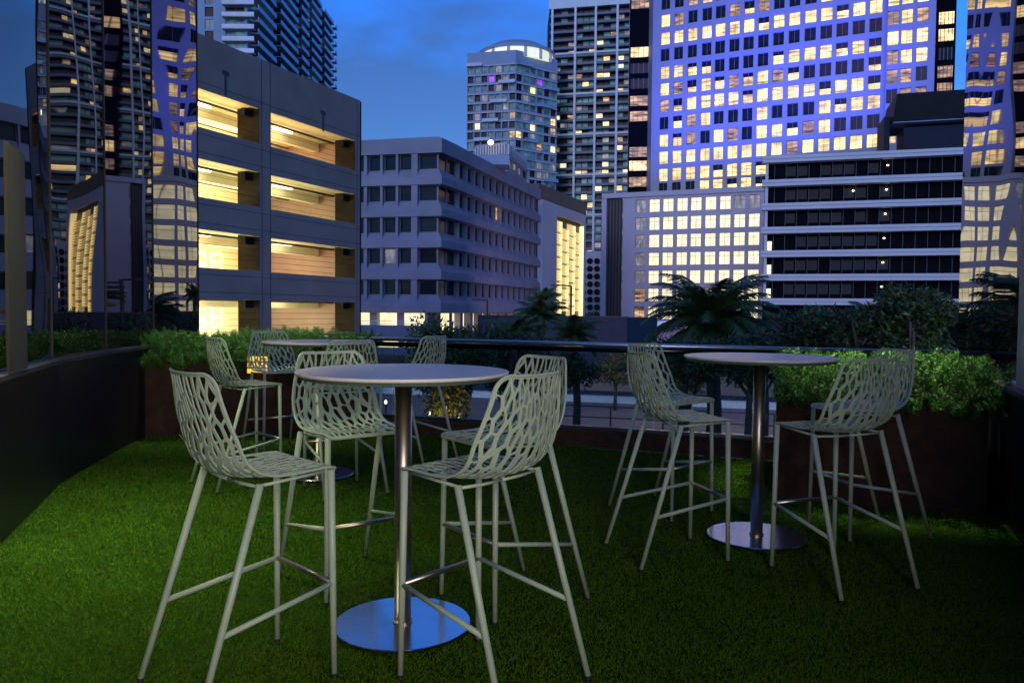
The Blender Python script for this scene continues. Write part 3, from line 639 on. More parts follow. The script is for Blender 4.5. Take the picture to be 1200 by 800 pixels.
fr = thing('street_railing', 'thin metal pedestrian railing along the pavement below the terrace', 'railing', (10, 31, ZG))
mb = MB()
for z_ in (.5, .95): mb.tube([(2, 32.6-.3*2, ZG+.12+z_), (26, 32.6-.3*26, ZG+.12+z_)], .03, 6)
each(mb, 'rail', m_cable, fr)
for i in range(13): x = 2+i*2; mb = MB(); mb.tube([(x, 32.6-.3*x, ZG+.12), (x, 32.6-.3*x, ZG+1.1)], .035, 6); mb.build('post', m_cable, fr)

# ------------------------------------------------------------------ terrace
K0 = Vector((-1.5, 8.62)); K1 = Vector((5.4, 6.12)); kd = (K1-K0).normalized()        # balustrade line
LP0 = Vector((-3.98, 8.18)); LP1 = Vector((-1.55, 8.50))
wallpts = [Vector((-2.39, 2.97)), Vector((-3.46, 5.97)), Vector((-3.72, 7.265)), Vector((-3.93, 8.685)), Vector((-4.05, 10.23))]
ext0 = wallpts[0] + (wallpts[0]-wallpts[1]).normalized()*7
rW0 = Vector((3.28, 5.18)); rdir = Vector((math.sin(R(22.5)), math.cos(R(22.5)))); rW1 = rW0 + rdir*2.75; rWn = rW0 - rdir*9
mb = MB(); mb.prism([(-7, -6), (6, -6), (6, 5.9), (-1.5, 8.75), (-4.3, 10.2), (-7, 10.2)], ZG, -.03); struct(mb.build('terrace_slab', m_conc))
mb = MB(); mb.prism([(-4.1, -3), (3.6, -3), (4.2, 6.4), (-1.5, 8.7), (-4.0, 8.9)], -.029, 0); struct(mb.build('terrace_floor', m_turfb))

# turf blades
def turf():
    n = 560000
    u = rng.random(n); y = 1.35 + 7.4 * u**1.55; x = (rng.random(n)*2-1) * (y*.69+.15)
    ok = (x > -3.2-.24*(y-4.86)) & (x < 3.25+.42*(y-5.18)) & (y < 8.62-.362*(x+1.5)) & (y < 8.18+.13*(x+3.98)+.1+(x > -1.5)*2) & ~(((x-1.95)*.924-(y-5.74)*.383 > 0) & (y > 5.74-.42*(x-1.95)))
    x, y = x[ok], y[ok]; n = len(x); a = rng.random(n)*2*np.pi; h = .007+.006*rng.random(n); wd = .0012+.0005*y; lx = rng.normal(0, .005, n); ly = rng.normal(0, .005, n)
    v = np.zeros((n, 3, 3)); dx, dy = np.cos(a)*wd, np.sin(a)*wd
    v[:, 0] = np.stack([x-dx, y-dy, 0*x], 1); v[:, 1] = np.stack([x+dx, y+dy, 0*x], 1); v[:, 2] = np.stack([x+lx, y+ly, h], 1)
    return tris('turf', v)
def tris(name, v):
    n = len(v); me = bpy.data.meshes.new(name); me.vertices.add(3*n); me.vertices.foreach_set('co', v.reshape(-1).astype(np.float32))
    me.loops.add(3*n); me.loops.foreach_set('vertex_index', np.arange(3*n, dtype=np.int32)); me.polygons.add(n)
    me.polygons.foreach_set('loop_start', np.arange(0, 3*n, 3, dtype=np.int32)); me.polygons.foreach_set('loop_total', np.full(n, 3, np.int32)); me.update(); me.validate(); return me
m_turf = mat('artificial_turf', (.068, .140, .012), .85, var=.18, scale=2.2, coord='Object', spec=.03)
N_ = m_turf.node_tree.nodes; 
me = turf(); me.materials.append(m_turf); o = bpy.data.objects.new('turf', me); C.objects.link(o); tag(o, 'dense green artificial turf covering the terrace floor', 'grass', kind='stuff')

def facebox(mbx, A, B, th, z0, z1, m=0): mbx.beam(A, B, -th, 0, z0, z1, m)
# planters
def leaf_field(name, pts, nrm_, size, m, asp=2.2, seed=1):
    """many small leaf-shaped faces; pts (n,3)"""
    r_ = np.random.default_rng(seed); n = len(pts); a = r_.normal(0, 1, (n, 3)) * .8 + nrm_; a /= np.linalg.norm(a, axis=1)[:, None]
    b = r_.normal(0, 1, (n, 3)); b -= (b*a).sum(1)[:, None]*a; b /= np.linalg.norm(b, axis=1)[:, None]; s = size*(.6+.8*r_.random(n))[:, None]
    v = np.stack([pts - b*s/asp*.5, pts + b*s/asp*.5, pts + a*s], 1); me = tris(name, v)
    for mm in (m if isinstance(m, list) else [m]): me.materials.append(mm)
    if isinstance(m, list): me.polygons.foreach_set('material_index', r_.integers(0, len(m), n).astype(np.int32))
    return me
f_a = mat('fern_green', (.07, .23, .02), .5, var=.4, scale=5); f_b = mat('fern_green_dark', (.03, .11, .012), .5, var=.4, scale=5)
t_a = mat('leaf_dark_green', (.022, .045, .015), .5, var=.4, scale=2); t_b = mat('leaf_mid_green', (.04, .08, .022), .5, var=.4, scale=2)
t_w = mat('leaf_warm_lit', (.16, .10, .03), .5, var=.4, scale=4)  # warm light on the shrubs painted into the leaf colour
def hedge(A, B, dep, z0, hh, n, label, seed, lip=.12):
    r_ = np.random.default_rng(seed); e = (B-A).normalized(); nn = Vector((e.y, -e.x)); Ln = (B-A).length
    nc = int(Ln*dep*420); cs = r_.random(nc)*Ln; cd = r_.random(nc)*(dep+lip)-lip      # sprays
    prof = hh*(.55+.45*np.sin(np.clip((cd+lip)/(dep+lip), 0, 1)*np.pi)**.5)*(.85+.12*np.sin(cs*3.1+seed)*np.sin(cs*1.3)+.2*r_.random(nc))
    per = n//nc; k = np.repeat(np.arange(nc), per)
    tdir = np.stack([r_.normal(0, .55, nc), r_.normal(0, .55, nc)-.25, .55+r_.random(nc)*.7], 1); tdir /= np.linalg.norm(tdir, axis=1)[:, None]
    f = r_.random(len(k)); length = .13
    ls = cs[k] + tdir[k, 0]*f*length; ld = cd[k] - tdir[k, 1]*f*length*-1; lz = z0 + prof[k]*r_.random(nc)[k]**.35 + tdir[k, 2]*f*length - .05 - np.where(cd[k] < 0, .10, 0)
    x = A.x+e.x*ls-nn.x*ld; y = A.y+e.y*ls-nn.y*ld
    side = r_.normal(0, .012, (len(k), 3)); pts = np.stack([x, y, lz], 1)+side
    me = leaf_field('groundcover', pts, np.array([0, 0, .35]), .0165, [f_a, f_b], 3.6, seed)
    o = bpy.data.objects.new('groundcover', me); C.objects.link(o); return tag(o, label, 'planting', kind='stuff')
def planter(label, A, B, dep, h):
    t = thing('planter_box', label, 'planter', (A.x, A.y, 0)); e = (B-A).normalized(); nn = Vector((e.y, -e.x))
    mb = MB(); mb.beam(A, B, -.03, 0, 0, h); mb.beam(A, A+e*.03, -dep, -.031, 0, h); mb.beam(B-e*.03, B, -dep, -.031, 0, h); mb.beam(A, B, -dep-.03, -dep-.001, 0, h)
    bevel(mb.build('box_wall', m_corten, t), .004); mb = MB(); mb.beam(A+e*.04, B-e*.04, -dep+.002, -.04, h-.2, h-.08); mb.build('soil', m_earth, t); return t
planter('long rusty brown steel planter box along the back left of the terrace', LP0+Vector((.04, .02)), LP1, 1.0, .86)
planter('rusty brown steel planter box in the right corner behind two stools', Vector((1.95, 5.74)), Vector((3.20, 5.215)), 1.25, .80)
hedge(LP0, LP1+Vector((.05, 0)), 1.0, .80, .28, 290000, 'ferny green groundcover filling the long left planter', 3)
hedge(Vector((1.95, 5.74)), Vector((3.3, 5.19)), 1.25, .74, .26, 290000, 'bright green ferny groundcover spilling over the right planter', 5, .16)
# amber step light on the left planter
sl = thing('step_light', 'small amber wall light glowing on the left planter behind a stool', 'light', (0, 0, 0))
p = at(303, 427, 8.25); mb = MB(); mb.box(p.x-.11, p.x+.11, p.y-.03, p.y-.01, p.z-.09, p.z+.09); mb.build('lens', mat('amber_lens', (.4, .25, .03), .5, emis=(1, .6, .06), estr=.7, var=.6, scale=40), sl)
mb = MB()
for dx in (-.125, .11): mb.box(p.x+dx, p.x+dx+.015, p.y-.04, p.y+.08, p.z-.105, p.z+.105)
for i in range(4): z_ = p.z-.105+i*.065; mb.box(p.x-.11, p.x+.11, p.y-.045, p.y-.031, z_, z_+.012)
mb.build('grille', m_corten, sl)

# side walls: black base, tall reflective panels above
def side_wall(name, lab, pts, h):
    mb = MB()
    for a, b in zip(pts[:-1], pts[1:]):
        e = (b-a).normalized(); n = Vector((-e.y, e.x))
        mb.prism([a, b, b+n*.25, a+n*.25], 0, h)
    t = thing(name, lab, 'wall', (pts[0].x, pts[0].y, 0)); mb.build('cladding', m_black, t)
    mb = MB()
    for a, b in zip(pts[:-1], pts[1:]):
        e = (b-a).normalized(); n = Vector((-e.y, e.x)); mb.prism([a-n*.03, b-n*.03, b+n*.1, a+n*.1], h+.001, h+.03)
    mb.build('coping', mat('dark_coping', (.05, .05, .06), .35), t); return t
gl_l = glassmirror('dark_reflective_glass', (.004, .004, .006), 1.8, .010, .75)
gl_r = glassmirror('dark_reflective_glass_right', (.006, .006, .008), 1.5, .006, 1.1)
side_wall('terrace_side_wall', 'black clad low wall along the left side of the terrace', [ext0]+wallpts[:4], .93)
gw = thing('glass_screen', 'tall dark wavy glass screen on the left wall mirroring the lit towers', 'glass screen', (wallpts[1].x, wallpts[1].y, .96))
for i in range(4):
    a, b = (ext0 if i == 0 else wallpts[i]), wallpts[i+1]
    e = (b-a).normalized(); n = Vector((-e.y, e.x)); a2, b2 = a+e*.006+n*.05, b-e*.006+n*.05
    mb = MB(); mb.prism([a2, b2, b2+n*.03, a2+n*.03], .962 if i < 3 else .2, 7); mb.build('glass_panel', gl_l, gw)
    mb = MB(); mb.prism([b-e*.005+n*.04, b+e*.005+n*.04, b+e*.005+n*.09, b-e*.005+n*.09], .962, 7); each(mb, 'panel_joint', m_cable, gw)
side_wall('terrace_side_wall', 'black clad low wall along the right side of the terrace', [rW1, rWn], .86)
gr = thing('glass_screen', 'tall dark glass screen on the right wall reflecting lit windows', 'glass screen', (rW0.x, rW0.y, .9))
e = rdir; n = Vector((e.y, -e.x)); a = rW1+n*.06
ya_ = R(20.6); e2 = Vector((math.sin(ya_), math.cos(ya_))); b = a - e2*3.05; n2 = Vector((e2.y, -e2.x))
mb = MB(); mb.prism([a, b, b+n2*.03, a+n2*.03][::-1], .892, 7); mb.build('glass_panel', gl_r, gr)
c_ = b - e*5; mb = MB(); mb.prism([b-e*.01, c_, c_+n*.03, b-e*.01+n*.03][::-1], .892, 7); mb.build('glass_panel', gl_r, gr)
# beige strips added on the glass, painting in the glow seen in it
m_glow_strip = mat('painted_glass_glow', (.032, .028, .021), .8, var=.3, scale=1.2)
def glow_strip(px0, px1, A, B, z0, z1, out_, label):
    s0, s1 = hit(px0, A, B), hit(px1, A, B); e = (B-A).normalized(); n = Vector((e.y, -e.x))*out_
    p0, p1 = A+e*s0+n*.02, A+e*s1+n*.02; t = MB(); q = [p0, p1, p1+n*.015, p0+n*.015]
    t.prism(q if out_ < 0 else q, z0, z1); return tag(t.build('painted_glow_strip', m_glow_strip if out_ > 0 else mat('painted_glass_glow_right', (.5, .45, .34), .8, var=.1)), label, 'painted glow')
glow_strip(2, 24, ext0, wallpts[1], .97, 2.3, 1, 'tall beige strip painting a lit reflection onto the left glass')
glow_strip(1189, 1215, rW0+rdir*2.75, rW0-rdir*3, .90, 2.25, -1, 'beige strip painting a lit glow onto the dark glass at the right edge')

# curb and glass balustrade
cu = MB(); cu.beam(K0-kd*1.3, K1, -.22, 0, 0, .17); o = cu.build('terrace_curb', m_corten); bevel(o, .004); tag(o, 'low rust brown curb running under the glass balustrade', 'curb')
bal = thing('glass_balustrade', 'frameless glass balustrade with thick dark metal handrail along the terrace edge', 'balustrade', (K0.x, K0.y, 0))
mb = MB(); h0, h1 = K0-kd*1.3, K1-kd*1.3
e = kd; n = Vector((kd.y, -kd.x))
def rail3(p, z): return (p.x, p.y, z)
mb.tube([rail3(h0-n*.11, 1.038), rail3(h1-n*.11, 1.02)], .022, 18); mb.build('handrail', m_rail, bal, True); 
mb = MB(); mb.beam(h0, h1, -.145, -.075, .955, 1.005); mb.build('glass_clamp_rail', mat('handrail_tube', (.05, .05, .06), .15, 1), bal, True)
mb = MB(); mb.beam(K0-kd*1.3, K1, -.14, -.08, .171, .20); mb.build('base_channel', mat('base_channel', (.35, .35, .38), .3, 1), bal)
Lk = (h1-h0).length; i = 0; s = 0
while s < Lk: 
    s1 = min(s+1.45, Lk); mb = MB(); mb.beam(h0+kd*(s+.008), h0+kd*(s1-.008), -.117, -.103, .201, .954); mb.build('glass_panel', m_clear, bal); s = s1

# ------------------------------------------------------------------ bar stools
def shell_mesh():
    r_ = random.Random(11)
    prof = [(.222, .757), (.212, .768), (.17, .772), (.05, .762), (-.05, .755), (-.115, .760), (-.165, .785), (-.196, .835), (-.216, .90), (-.232, .97), (-.247, 1.04), (-.262, 1.125)]
    pp = [Vector(p) for p in prof]; dense = []
    for i in range(len(pp)-1):
        p0, p1, p2, p3 = pp[max(i-1, 0)], pp[i], pp[i+1], pp[min(i+2, len(pp)-1)]
        for k in range(12):
            t = k/12; dense.append(.5*((2*p1)+(p2-p0)*t+(2*p0-5*p1+4*p2-p3)*t*t+(3*p1-p0-3*p2+p3)*t**3))
    dense.append(pp[-1]); acc = [0]
    for a, b in zip(dense[:-1], dense[1:]): acc.append(acc[-1]+(b-a).length)
    LT = acc[-1]
    def curve(v):
        v = max(0, min(LT-1e-6, v)); lo, hi = 0, len(acc)-1
        while hi-lo > 1: mid = (lo+hi)//2; lo, hi = (mid, hi) if acc[mid] <= v else (lo, mid)
        t = (v-acc[lo])/(acc[hi]-acc[lo]); p = dense[lo].lerp(dense[hi], t)
        a = dense[max(lo-3, 0)]; b = dense[min(hi+3, len(dense)-1)]; tg = (b-a).normalized(); return p, Vector((tg.y, -tg.x))   # (y,z), normal toward sitter
    vb = .40                                   # bend
    def sm(a, b, x): t = max(0, min(1, (x-a)/(b-a))); return t*t*(3-2*t)
    def wid(v): return .205+.020*sm(.05, .3, v) - .05*sm(.48, LT, v)
    def to3(x, v):                             # x in [-.21,.21]
        w_ = wid(v); u = x/.21; p, nm = curve(v)
        lift = .012*sm(0, .3, v) + .040*math.exp(-((v-vb)/.11)**2) + .028*sm(vb, vb+.15, v)
        off = lift*abs(u)**2.6 - .006*(1-abs(u)**2)*math.exp(-((v-.2)/.14)**2)
        nm = -nm if nm.y < 0 and v < vb-.1 else nm
        return Vector((w_*u, p.x+nm.x*off, p.y+nm.y*off))
    def NM(v):
        return None
    # ensure normal faces up/forward
    p, nmt = curve(.1)
    # warped pattern space
    AS = .44
    def q_of(x, v): return (x, v*AS)
    def unq(qx, qv):
        v = qv/AS; x = qx
        edge = (1-(x/.21)**2); x2 = x+.020*math.sin(v*13+.8+x*9)*edge
        return x2, v
    rc = .055; W0 = .21; H0 = LT*AS; dom = []
    def corner(cx, cy, a0):
        for k in range(7): a = a0+math.pi/2*k/6; dom.append((cx+rc*math.cos(a), cy+rc*AS*math.sin(a)))
    rf = .03; 
    for k in range(5): a = math.pi+math.pi/2*k/4; dom.append((-W0+rf+rf*math.cos(a), rf*AS+rf*AS*math.sin(a)))
    for k in range(5): a = 1.5*math.pi+math.pi/2*k/4; dom.append((W0-rf+rf*math.cos(a), rf*AS+rf*AS*math.sin(a)))
    corner(W0-rc, H0-rc*AS, 0); corner(-W0+rc, H0-rc*AS, math.pi/2)
    seeds = []
    tries = 0
    while tries < 12000:
        tries += 1; x = r_.uniform(-W0+.012, W0-.012); y = r_.uniform(.008, H0-.008); v = y/AS
        d = (.0375 + .008*math.exp(-((v-.47)/.07)**2))*r_.uniform(.6, 1.35)
        if all((x-a)**2+(y-b)**2 > d*d for a, b in seeds): seeds.append((x, y))
    def clip(poly, lab, px, py, nx, ny, L_):      # keep side (p-P).n <= 0
        o, ol = [], []; n = len(poly)
        for i in range(n):
            a, b = poly[i], poly[(i+1) % n]; da = (a[0]-px)*nx+(a[1]-py)*ny; db = (b[0]-px)*nx+(b[1]-py)*ny
            if da <= 0: o.append(a); ol.append(lab[i])
            if (da < 0 < db) or (db < 0 < da):
                t = da/(da-db); c = (a[0]+(b[0]-a[0])*t, a[1]+(b[1]-a[1])*t)
                o.append(c); ol.append(L_ if da < 0 else lab[i])
        return o, ol
    bmv, bmf = [], []; vid = {}
    def V(q):
        k = (round(q[0], 5), round(q[1], 5))
        if k not in vid: vid[k] = len(bmv); bmv.append(k)
        return vid[k]
    for si, (sx, sy) in enumerate(seeds):
        poly = list(dom); lab = [1]*len(dom)
        for sj, (tx, ty) in enumerate(seeds):
            if sj == si or (tx-sx)**2+(ty-sy)**2 > .02: continue
            nx, ny = tx-sx, ty-sy; l = math.hypot(nx, ny); poly, lab = clip(poly, lab, (sx+tx)/2, (sy+ty)/2, nx/l, ny/l, 0)
            if len(poly) < 3: break
        if len(poly) < 3: continue
        # dedupe
        P2, L2 = [], []
        for i, p in enumerate(poly):
            if math.hypot(p[0]-poly[i-1][0], p[1]-poly[i-1][1]) > 2e-5: P2.append(p); L2.append(lab[i])
        poly, lab = P2, L2; n = len(poly)
        v = sy/AS; t0_ = .0024; kb = math.exp(-((v-.44)/.15)**2)
        hole = list(poly); hl_ = list(lab)
        area_s = sum(poly[i][0]*poly[(i+1) % n][1]-poly[(i+1) % n][0]*poly[i][1] for i in range(n)); sg = 1 if area_s > 0 else -1
        for i in range(n):
            a, b = poly[i], poly[(i+1) % n]; ex, ey = b[0]-a[0], b[1]-a[1]; l = math.hypot(ex, ey)
            if l < 1e-6: continue
            nx, ny = sg*ey/l, -sg*ex/l; mtr = math.hypot(nx, ny*AS)
            em = math.hypot(ex, ey/AS); vn = (abs(ey/AS)/em)**2; hs = math.sin((a[0]+b[0])*911+(a[1]+b[1])*577)*.5+.5
            t = t0_ + vn*(.0010+.0046*kb) + .0026*hs; inset = (.0105 if lab[i] else t)*math.sqrt(nx*nx+(ny*AS)**2)
            hole, hl_ = clip(hole, hl_, a[0]-nx*inset, a[1]-ny*inset, nx, ny, 0)
            if len(hole) < 3: break
        loop = []
        for i in range(n):
            a, b = poly[i], poly[(i+1) % n]; l = math.hypot(b[0]-a[0], (b[1]-a[1])/AS); k = max(1, int(round(l/.007)))
            for q in range(k): loop.append((a[0]+(b[0]-a[0])*q/k, a[1]+(b[1]-a[1])*q/k))
        ha = 0
        if len(hole) >= 3: ha = abs(sum(hole[i][0]*hole[(i+1) % len(hole)][1]-hole[(i+1) % len(hole)][0]*hole[i][1] for i in range(len(hole))))/2/AS
        if ha < 1.1e-4:
            cx = sum(p[0] for p in loop)/len(loop); cy = sum(p[1] for p in loop)/len(loop); c = V((cx, cy))
            for i in range(len(loop)): bmf.append((V(loop[i]), V(loop[(i+1) % len(loop)]), c))
            continue
        cx = sum(p[0] for p in hole)/len(hole); cy = sum(p[1] for p in hole)/len(hole)
        inner = []
        for p in loop:
            dx, dy = p[0]-cx, p[1]-cy; best = None
            for i in range(len(hole)):
                a, b = hole[i], hole[(i+1) % len(hole)]; ex, ey = b[0]-a[0], b[1]-a[1]; den = dx*ey-dy*ex
                if abs(den) < 1e-14: continue
                tt = ((a[0]-cx)*ey-(a[1]-cy)*ex)/den; uu = ((a[0]-cx)*dy-(a[1]-cy)*dx)/den
                if tt > 0 and -1e-6 <= uu <= 1+1e-6 and (best is None or tt < best): best = tt
            best = best if best else .5; inner.append((cx+dx*min(best, .97), cy+dy*min(best, .97)))
        for _ in range(0): inner = [((inner[i-1][0]+2*p[0]+inner[(i+1) % len(inner)][0])/4, (inner[i-1][1]+2*p[1]+inner[(i+1) % len(inner)][1])/4) for i, p in enumerate(inner)]
        m_ = len(loop); iv = []
        for p in inner: iv.append(len(bmv)); bmv.append(p)
        for i in range(m_): j = (i+1) % m_; bmf.append((V(loop[i]), V(loop[j]), iv[j], iv[i]))
    co = [to3(*unq(*q)) for q in bmv]
    me = bpy.data.meshes.new('seat_shell'); me.from_pydata([tuple(c) for c in co], [], bmf)
    bm = bmesh.new(); bm.from_mesh(me); bmesh.ops.remove_doubles(bm, verts=bm.verts, dist=.0004); bmesh.ops.recalc_face_normals(bm, faces=bm.faces)
    bmesh.ops.solidify(bm, geom=bm.faces[:], thickness=.0045); bmesh.ops.recalc_face_normals(bm, faces=bm.faces)
    # rolled rim
    rim = MB(); k = 6; pts = []
    n = len(dom)
    for i in range(n):
        a, b = dom[i], dom[(i+1) % n]; l = math.hypot(b[0]-a[0], (b[1]-a[1])/AS); m_ = max(1, int(l/.02))
        for q in range(m_): pts.append(to3(*unq(a[0]+(b[0]-a[0])*q/m_, a[1]+(b[1]-a[1])*q/m_)))
    pts += pts[:2]; rim.tube(pts, .0052, 7, cap=False)
    me2 = rim.mesh('rim', m_frame); bm.from_mesh(me2); bm.to_mesh(me); bm.free(); me.materials.append(m_frame)
    me.polygons.foreach_set('use_smooth', [True]*len(me.polygons)); me.update()
    try: me.set_sharp_from_angle(angle=R(50))
    except Exception: pass
    return me
STOOL_G = 'sage green bar stools on the terrace'
def make_stool():
    t = thing('bar_stool', 'stool', 'bar stool', group=STOOL_G)
    o = bpy.data.objects.new('seat_shell', shell_mesh()); C.objects.link(o); o.parent = t
    zt_ = .748
    def leg(sx, front):
        if front: top, ft = (sx*.198, .200, .762), (sx*.210, .206, 0)
        else: top, ft = (sx*.215, -.085, .752), (sx*.238, -.315, 0)
        m_ = MB(); tv, fv = Vector(top), Vector(ft); m_.tube([fv+Vector((0, 0, .012)), fv.lerp(tv, .5), tv], [.0112, .0128, .0138], 14)
        l = m_.build('leg', m_frame, t, True)
        c = MB(); c.tube([fv, fv+Vector((0, 0, .013))], .0118, 12); c.build('foot_cap', m_cap, l); return tv, fv
    L_ = {(s, f): leg(s, f) for s in (-1, 1) for f in (True, False)}
    pt = lambda s, f, z: L_[(s, f)][1].lerp(L_[(s, f)][0], z/L_[(s, f)][0].z)
    for s in (-1, 1):
        m_ = MB(); m_.tube([pt(s, False, .275), pt(s, True, .345)], .0098, 12); m_.build('side_rung', m_frame, t, True)
    m_ = MB(); m_.tube([pt(-1, True, .345), pt(1, True, .345)], .0105, 14); m_.build('foot_rest', m_steel, t, True)
    m_ = MB(); m_.tube([(-.19, .17, .756), (.19, .17, .756)], .006, 8)
    for s in (-1, 1):
        m_.tube([(s*.19, .17, .756), (s*.196, .05, .750), (s*.203, -.085, .744)], .006, 8)
        m_.tube([(s*.208, -.085, .742), (s*.10, -.095, .739), (0, -.095, .739)], .006, 8)
    m_.build('seat_frame', m_frame, t, True)
    return t
ST = [  # x, y, yaw, label
 (-.936, 2.825, -44.8, 'sage green bar stool at the near left of the nearest table, largest on the left'),
 (-.105, 2.841, 49.7, 'large sage green bar stool at the front right of the nearest table, back to viewer'),
 (-.03, 3.60, 128.0, 'sage green bar stool right behind the nearest table, partly hidden by the front right stool'),
 (-.792, 3.809, -143.3, 'sage green bar stool facing the viewer, cut across by the nearest white tabletop'),
 (.921, 4.325, -74.6, 'sage green bar stool nearest the viewer on the left side of the right table'),
 (1.064, 5.259, -140.6, 'sage green bar stool behind another one, beyond the left side of the right table'),
 (1.655, 3.978, 21.0, 'sage green bar stool in front of the right table, back turned to the viewer'),
 (2.159, 4.806, 101.5, 'darker looking sage green bar stool closest to the right planter'),
 (-2.074, 6.03, -46.4, 'sage green bar stool left of the rear table, in front of the left planter'),
 (-2.229, 7.437, -143.1, 'sage green bar stool against the left planter, amber wall light beside it'),
 (-1.272, 5.809, 33.2, 'sage green bar stool between the rear table and the nearest table, mostly hidden'),
 (-.86, 6.85, 58.0, 'sage green bar stool by the glass balustrade on the right of the rear table')]
proto = make_stool()
for i, (x, y, a, lb) in enumerate(ST):
    o = proto if i == 0 else copy_tree(proto)
    o.location = (x, y, .008); o.rotation_euler = (0, 0, R(a)); o['label'] = lb

# ------------------------------------------------------------------ bar tables
def make_table():
    t = thing('bar_table', 'table', 'bar table', group='round white bar tables')
    mb = MB(); mb.lathe([(.428, 1.064), (.438, 1.066), (.443, 1.071), (.443, 1.078), (.440, 1.080)], 96); mb.build('tabletop', m_top, t, True)
    mb = MB(); mb.lathe([(.424, 1.052), (.428, 1.0635)], 96); mb.lathe([(.13, 1.040), (.13, 1.0515)], 32); mb.build('underside', m_edge, t)
    mb = MB(); mb.tube([(0, 0, .012), (0, 0, 1.039)], .036, 32); mb.build('pole', m_steel, t, True)
    mb = MB(); mb.lathe([(.289, .0), (.289, .008), (.286, .011)], 72); mb.build('base_plate', m_plate, t)
    mb = MB(); mb.lathe([(.042, .0115), (.042, .018), (.037, .02)], 32); mb.build('collar', m_steel, t); return t
pt_ = make_table()
for i, (x, y, lb) in enumerate([(-.455, 3.284, 'nearest round white bar table on a steel pole, four stools around it'), (1.475, 4.643, 'round white bar table on the right, in front of the right planter'), (-1.569, 6.318, 'rear round white bar table on the left, beside the long planter')]):
    o = pt_ if i == 0 else copy_tree(pt_)
    o.location = (x, y, .018); o['label'] = lb

# ------------------------------------------------------------------ trees and shrubs beyond the balustrade
def blob_pts(n, c, rx, ry, rz, seed, ncl=26, cr=.34):
    r_ = np.random.default_rng(seed); u = r_.normal(0, 1, (ncl, 3)); u /= np.linalg.norm(u, axis=1)[:, None]; u *= (.35+.65*r_.random(ncl)**.5)[:, None]
    k = r_.integers(0, ncl, n); d = r_.normal(0, 1, (n, 3)); d /= np.linalg.norm(d, axis=1)[:, None]; d *= (r_.random(n)**.4)[:, None]*cr*(.6+.7*r_.random(ncl))[k][:, None]
    p = (u[k]*.75+d)*np.array([rx, ry, rz])+np.array(c); nr = (u[k]*.4+d); return p, nr
def tree(name, label, cat, base, h, crown_c, rx, rz, n, leaf, mats, seed, trunk_r=.12, group=None):
    t = thing(name, label, cat, base, group=group)
    mb = MB(); r_ = random.Random(seed); b = Vector(base); c = Vector(crown_c)
    mb.tube([b, b.lerp(c, .5)+Vector((r_.uniform(-.1, .1), 0, 0)), c], [trunk_r, trunk_r*.75, trunk_r*.35], 9)
    for k in range(9):
        a = r_.uniform(0, 6.28); s = b.lerp(c, r_.uniform(.5, .95)); e_ = c+Vector((math.cos(a)*rx*.75, math.sin(a)*rx*.75, r_.uniform(-.2, .75)*rz)); mb.tube([s, s.lerp(e_, .5)+Vector((0, 0, .15)), e_], [trunk_r*.4, trunk_r*.25, .02], 6)
    mb.build('trunk', m_bark, t, True)
    p, nr = blob_pts(n, crown_c, rx, rx, rz, seed); me = leaf_field('crown', p, nr, leaf, mats, 2, seed); o = bpy.data.objects.new('crown', me); C.objects.link(o); o.parent = t; o.matrix_parent_inverse = Matrix.Translation(-Vector(base))
    return t
def palm(label, base, h, fl, nf, seed, trunk_r=.16, group='palms beyond the balustrade', m=None, droop=1.0):
    t = thing('palm_tree', label, 'palm', base, group=group); r_ = random.Random(seed); b = Vector(base)
    mb = MB(); top = b+Vector((r_.uniform(-.2, .2), 0, h)); mb.tube([b, b.lerp(top, .5)+Vector((.08, 0, 0)), top], [trunk_r*1.2, trunk_r, trunk_r*.8], 10); mb.build('trunk', m_bark, t, True)
    st = MB(); lv = []
    for k in range(nf):
        a = 2*math.pi*(k*.382)+r_.uniform(-.2, .2); el = R(78) - R(95)*(k/nf)**1.0; ln = fl*r_.uniform(.85, 1.1)
        hd_ = Vector((math.cos(a), math.sin(a), 0)); P_ = []; q = top.copy(); ang = el
        for s in range(13): P_.append(q.copy()); q = q+(hd_*math.cos(ang)+Vector((0, 0, math.sin(ang))))*ln/12; ang -= R(6.2)*droop*(.5+s/9)
        st.tube(P_[::2], [.035-.028*i/6 for i in range(7)], 5)
        side = hd_.cross(Vector((0, 0, 1)))
        for s in range(1, 13):
            for sub in range(6):
                f = (s-1+sub/6)/12; c = P_[s-1].lerp(P_[s], sub/6); tg = (P_[s]-P_[s-1]).normalized(); ll = fl*.30*math.sin(math.pi*min(1, f*.85+.13))**.7
                for sd in (-1, 1):
                    tip = c+(side*sd*.75+tg*.55+Vector((0, 0, -.42+r_.uniform(-.15, .15)))).normalized()*ll*r_.uniform(.8, 1.1)
                    lv.append([tuple(c-tg*.021), tuple(c+tg*.021), tuple(tip)])
    st.build('frond_stem', m or t_a, t)
    me = tris('fronds', np.array(lv)); me.materials.append(m or t_b); o = bpy.data.objects.new('fronds', me); C.objects.link(o); o.parent = t; o.matrix_parent_inverse = Matrix.Translation(-b)
    return t
def gp(px, Y): v = pl(px, Y); return (v.x, v.y, ZG)
def cz(px, py, Y): return tuple(at(px, py, Y))
palm('broad feathery palm silhouetted against the lit podium windows', gp(838, 21), zz(838, 380, 21)-ZG, 2.05, 58, 4, .2)
palm('small palm right of the broad palm, in front of the banded building', gp(898, 24), zz(898, 392, 24)-ZG, 1.1, 22, 8, .12)
palm('small palm in front of the amber louvre screen', gp(632, 26), zz(632, 372, 26)-ZG, 1.1, 24, 5, .12)
palm('slim tall palm rising just left of the amber louvre screen', gp(633, 34), zz(633, 352, 34)-ZG, .85, 22, 15, .12)
palm('bushy palm left of the low navy building', gp(600, 25), zz(600, 398, 25)-ZG, 1.2, 22, 6, .12)
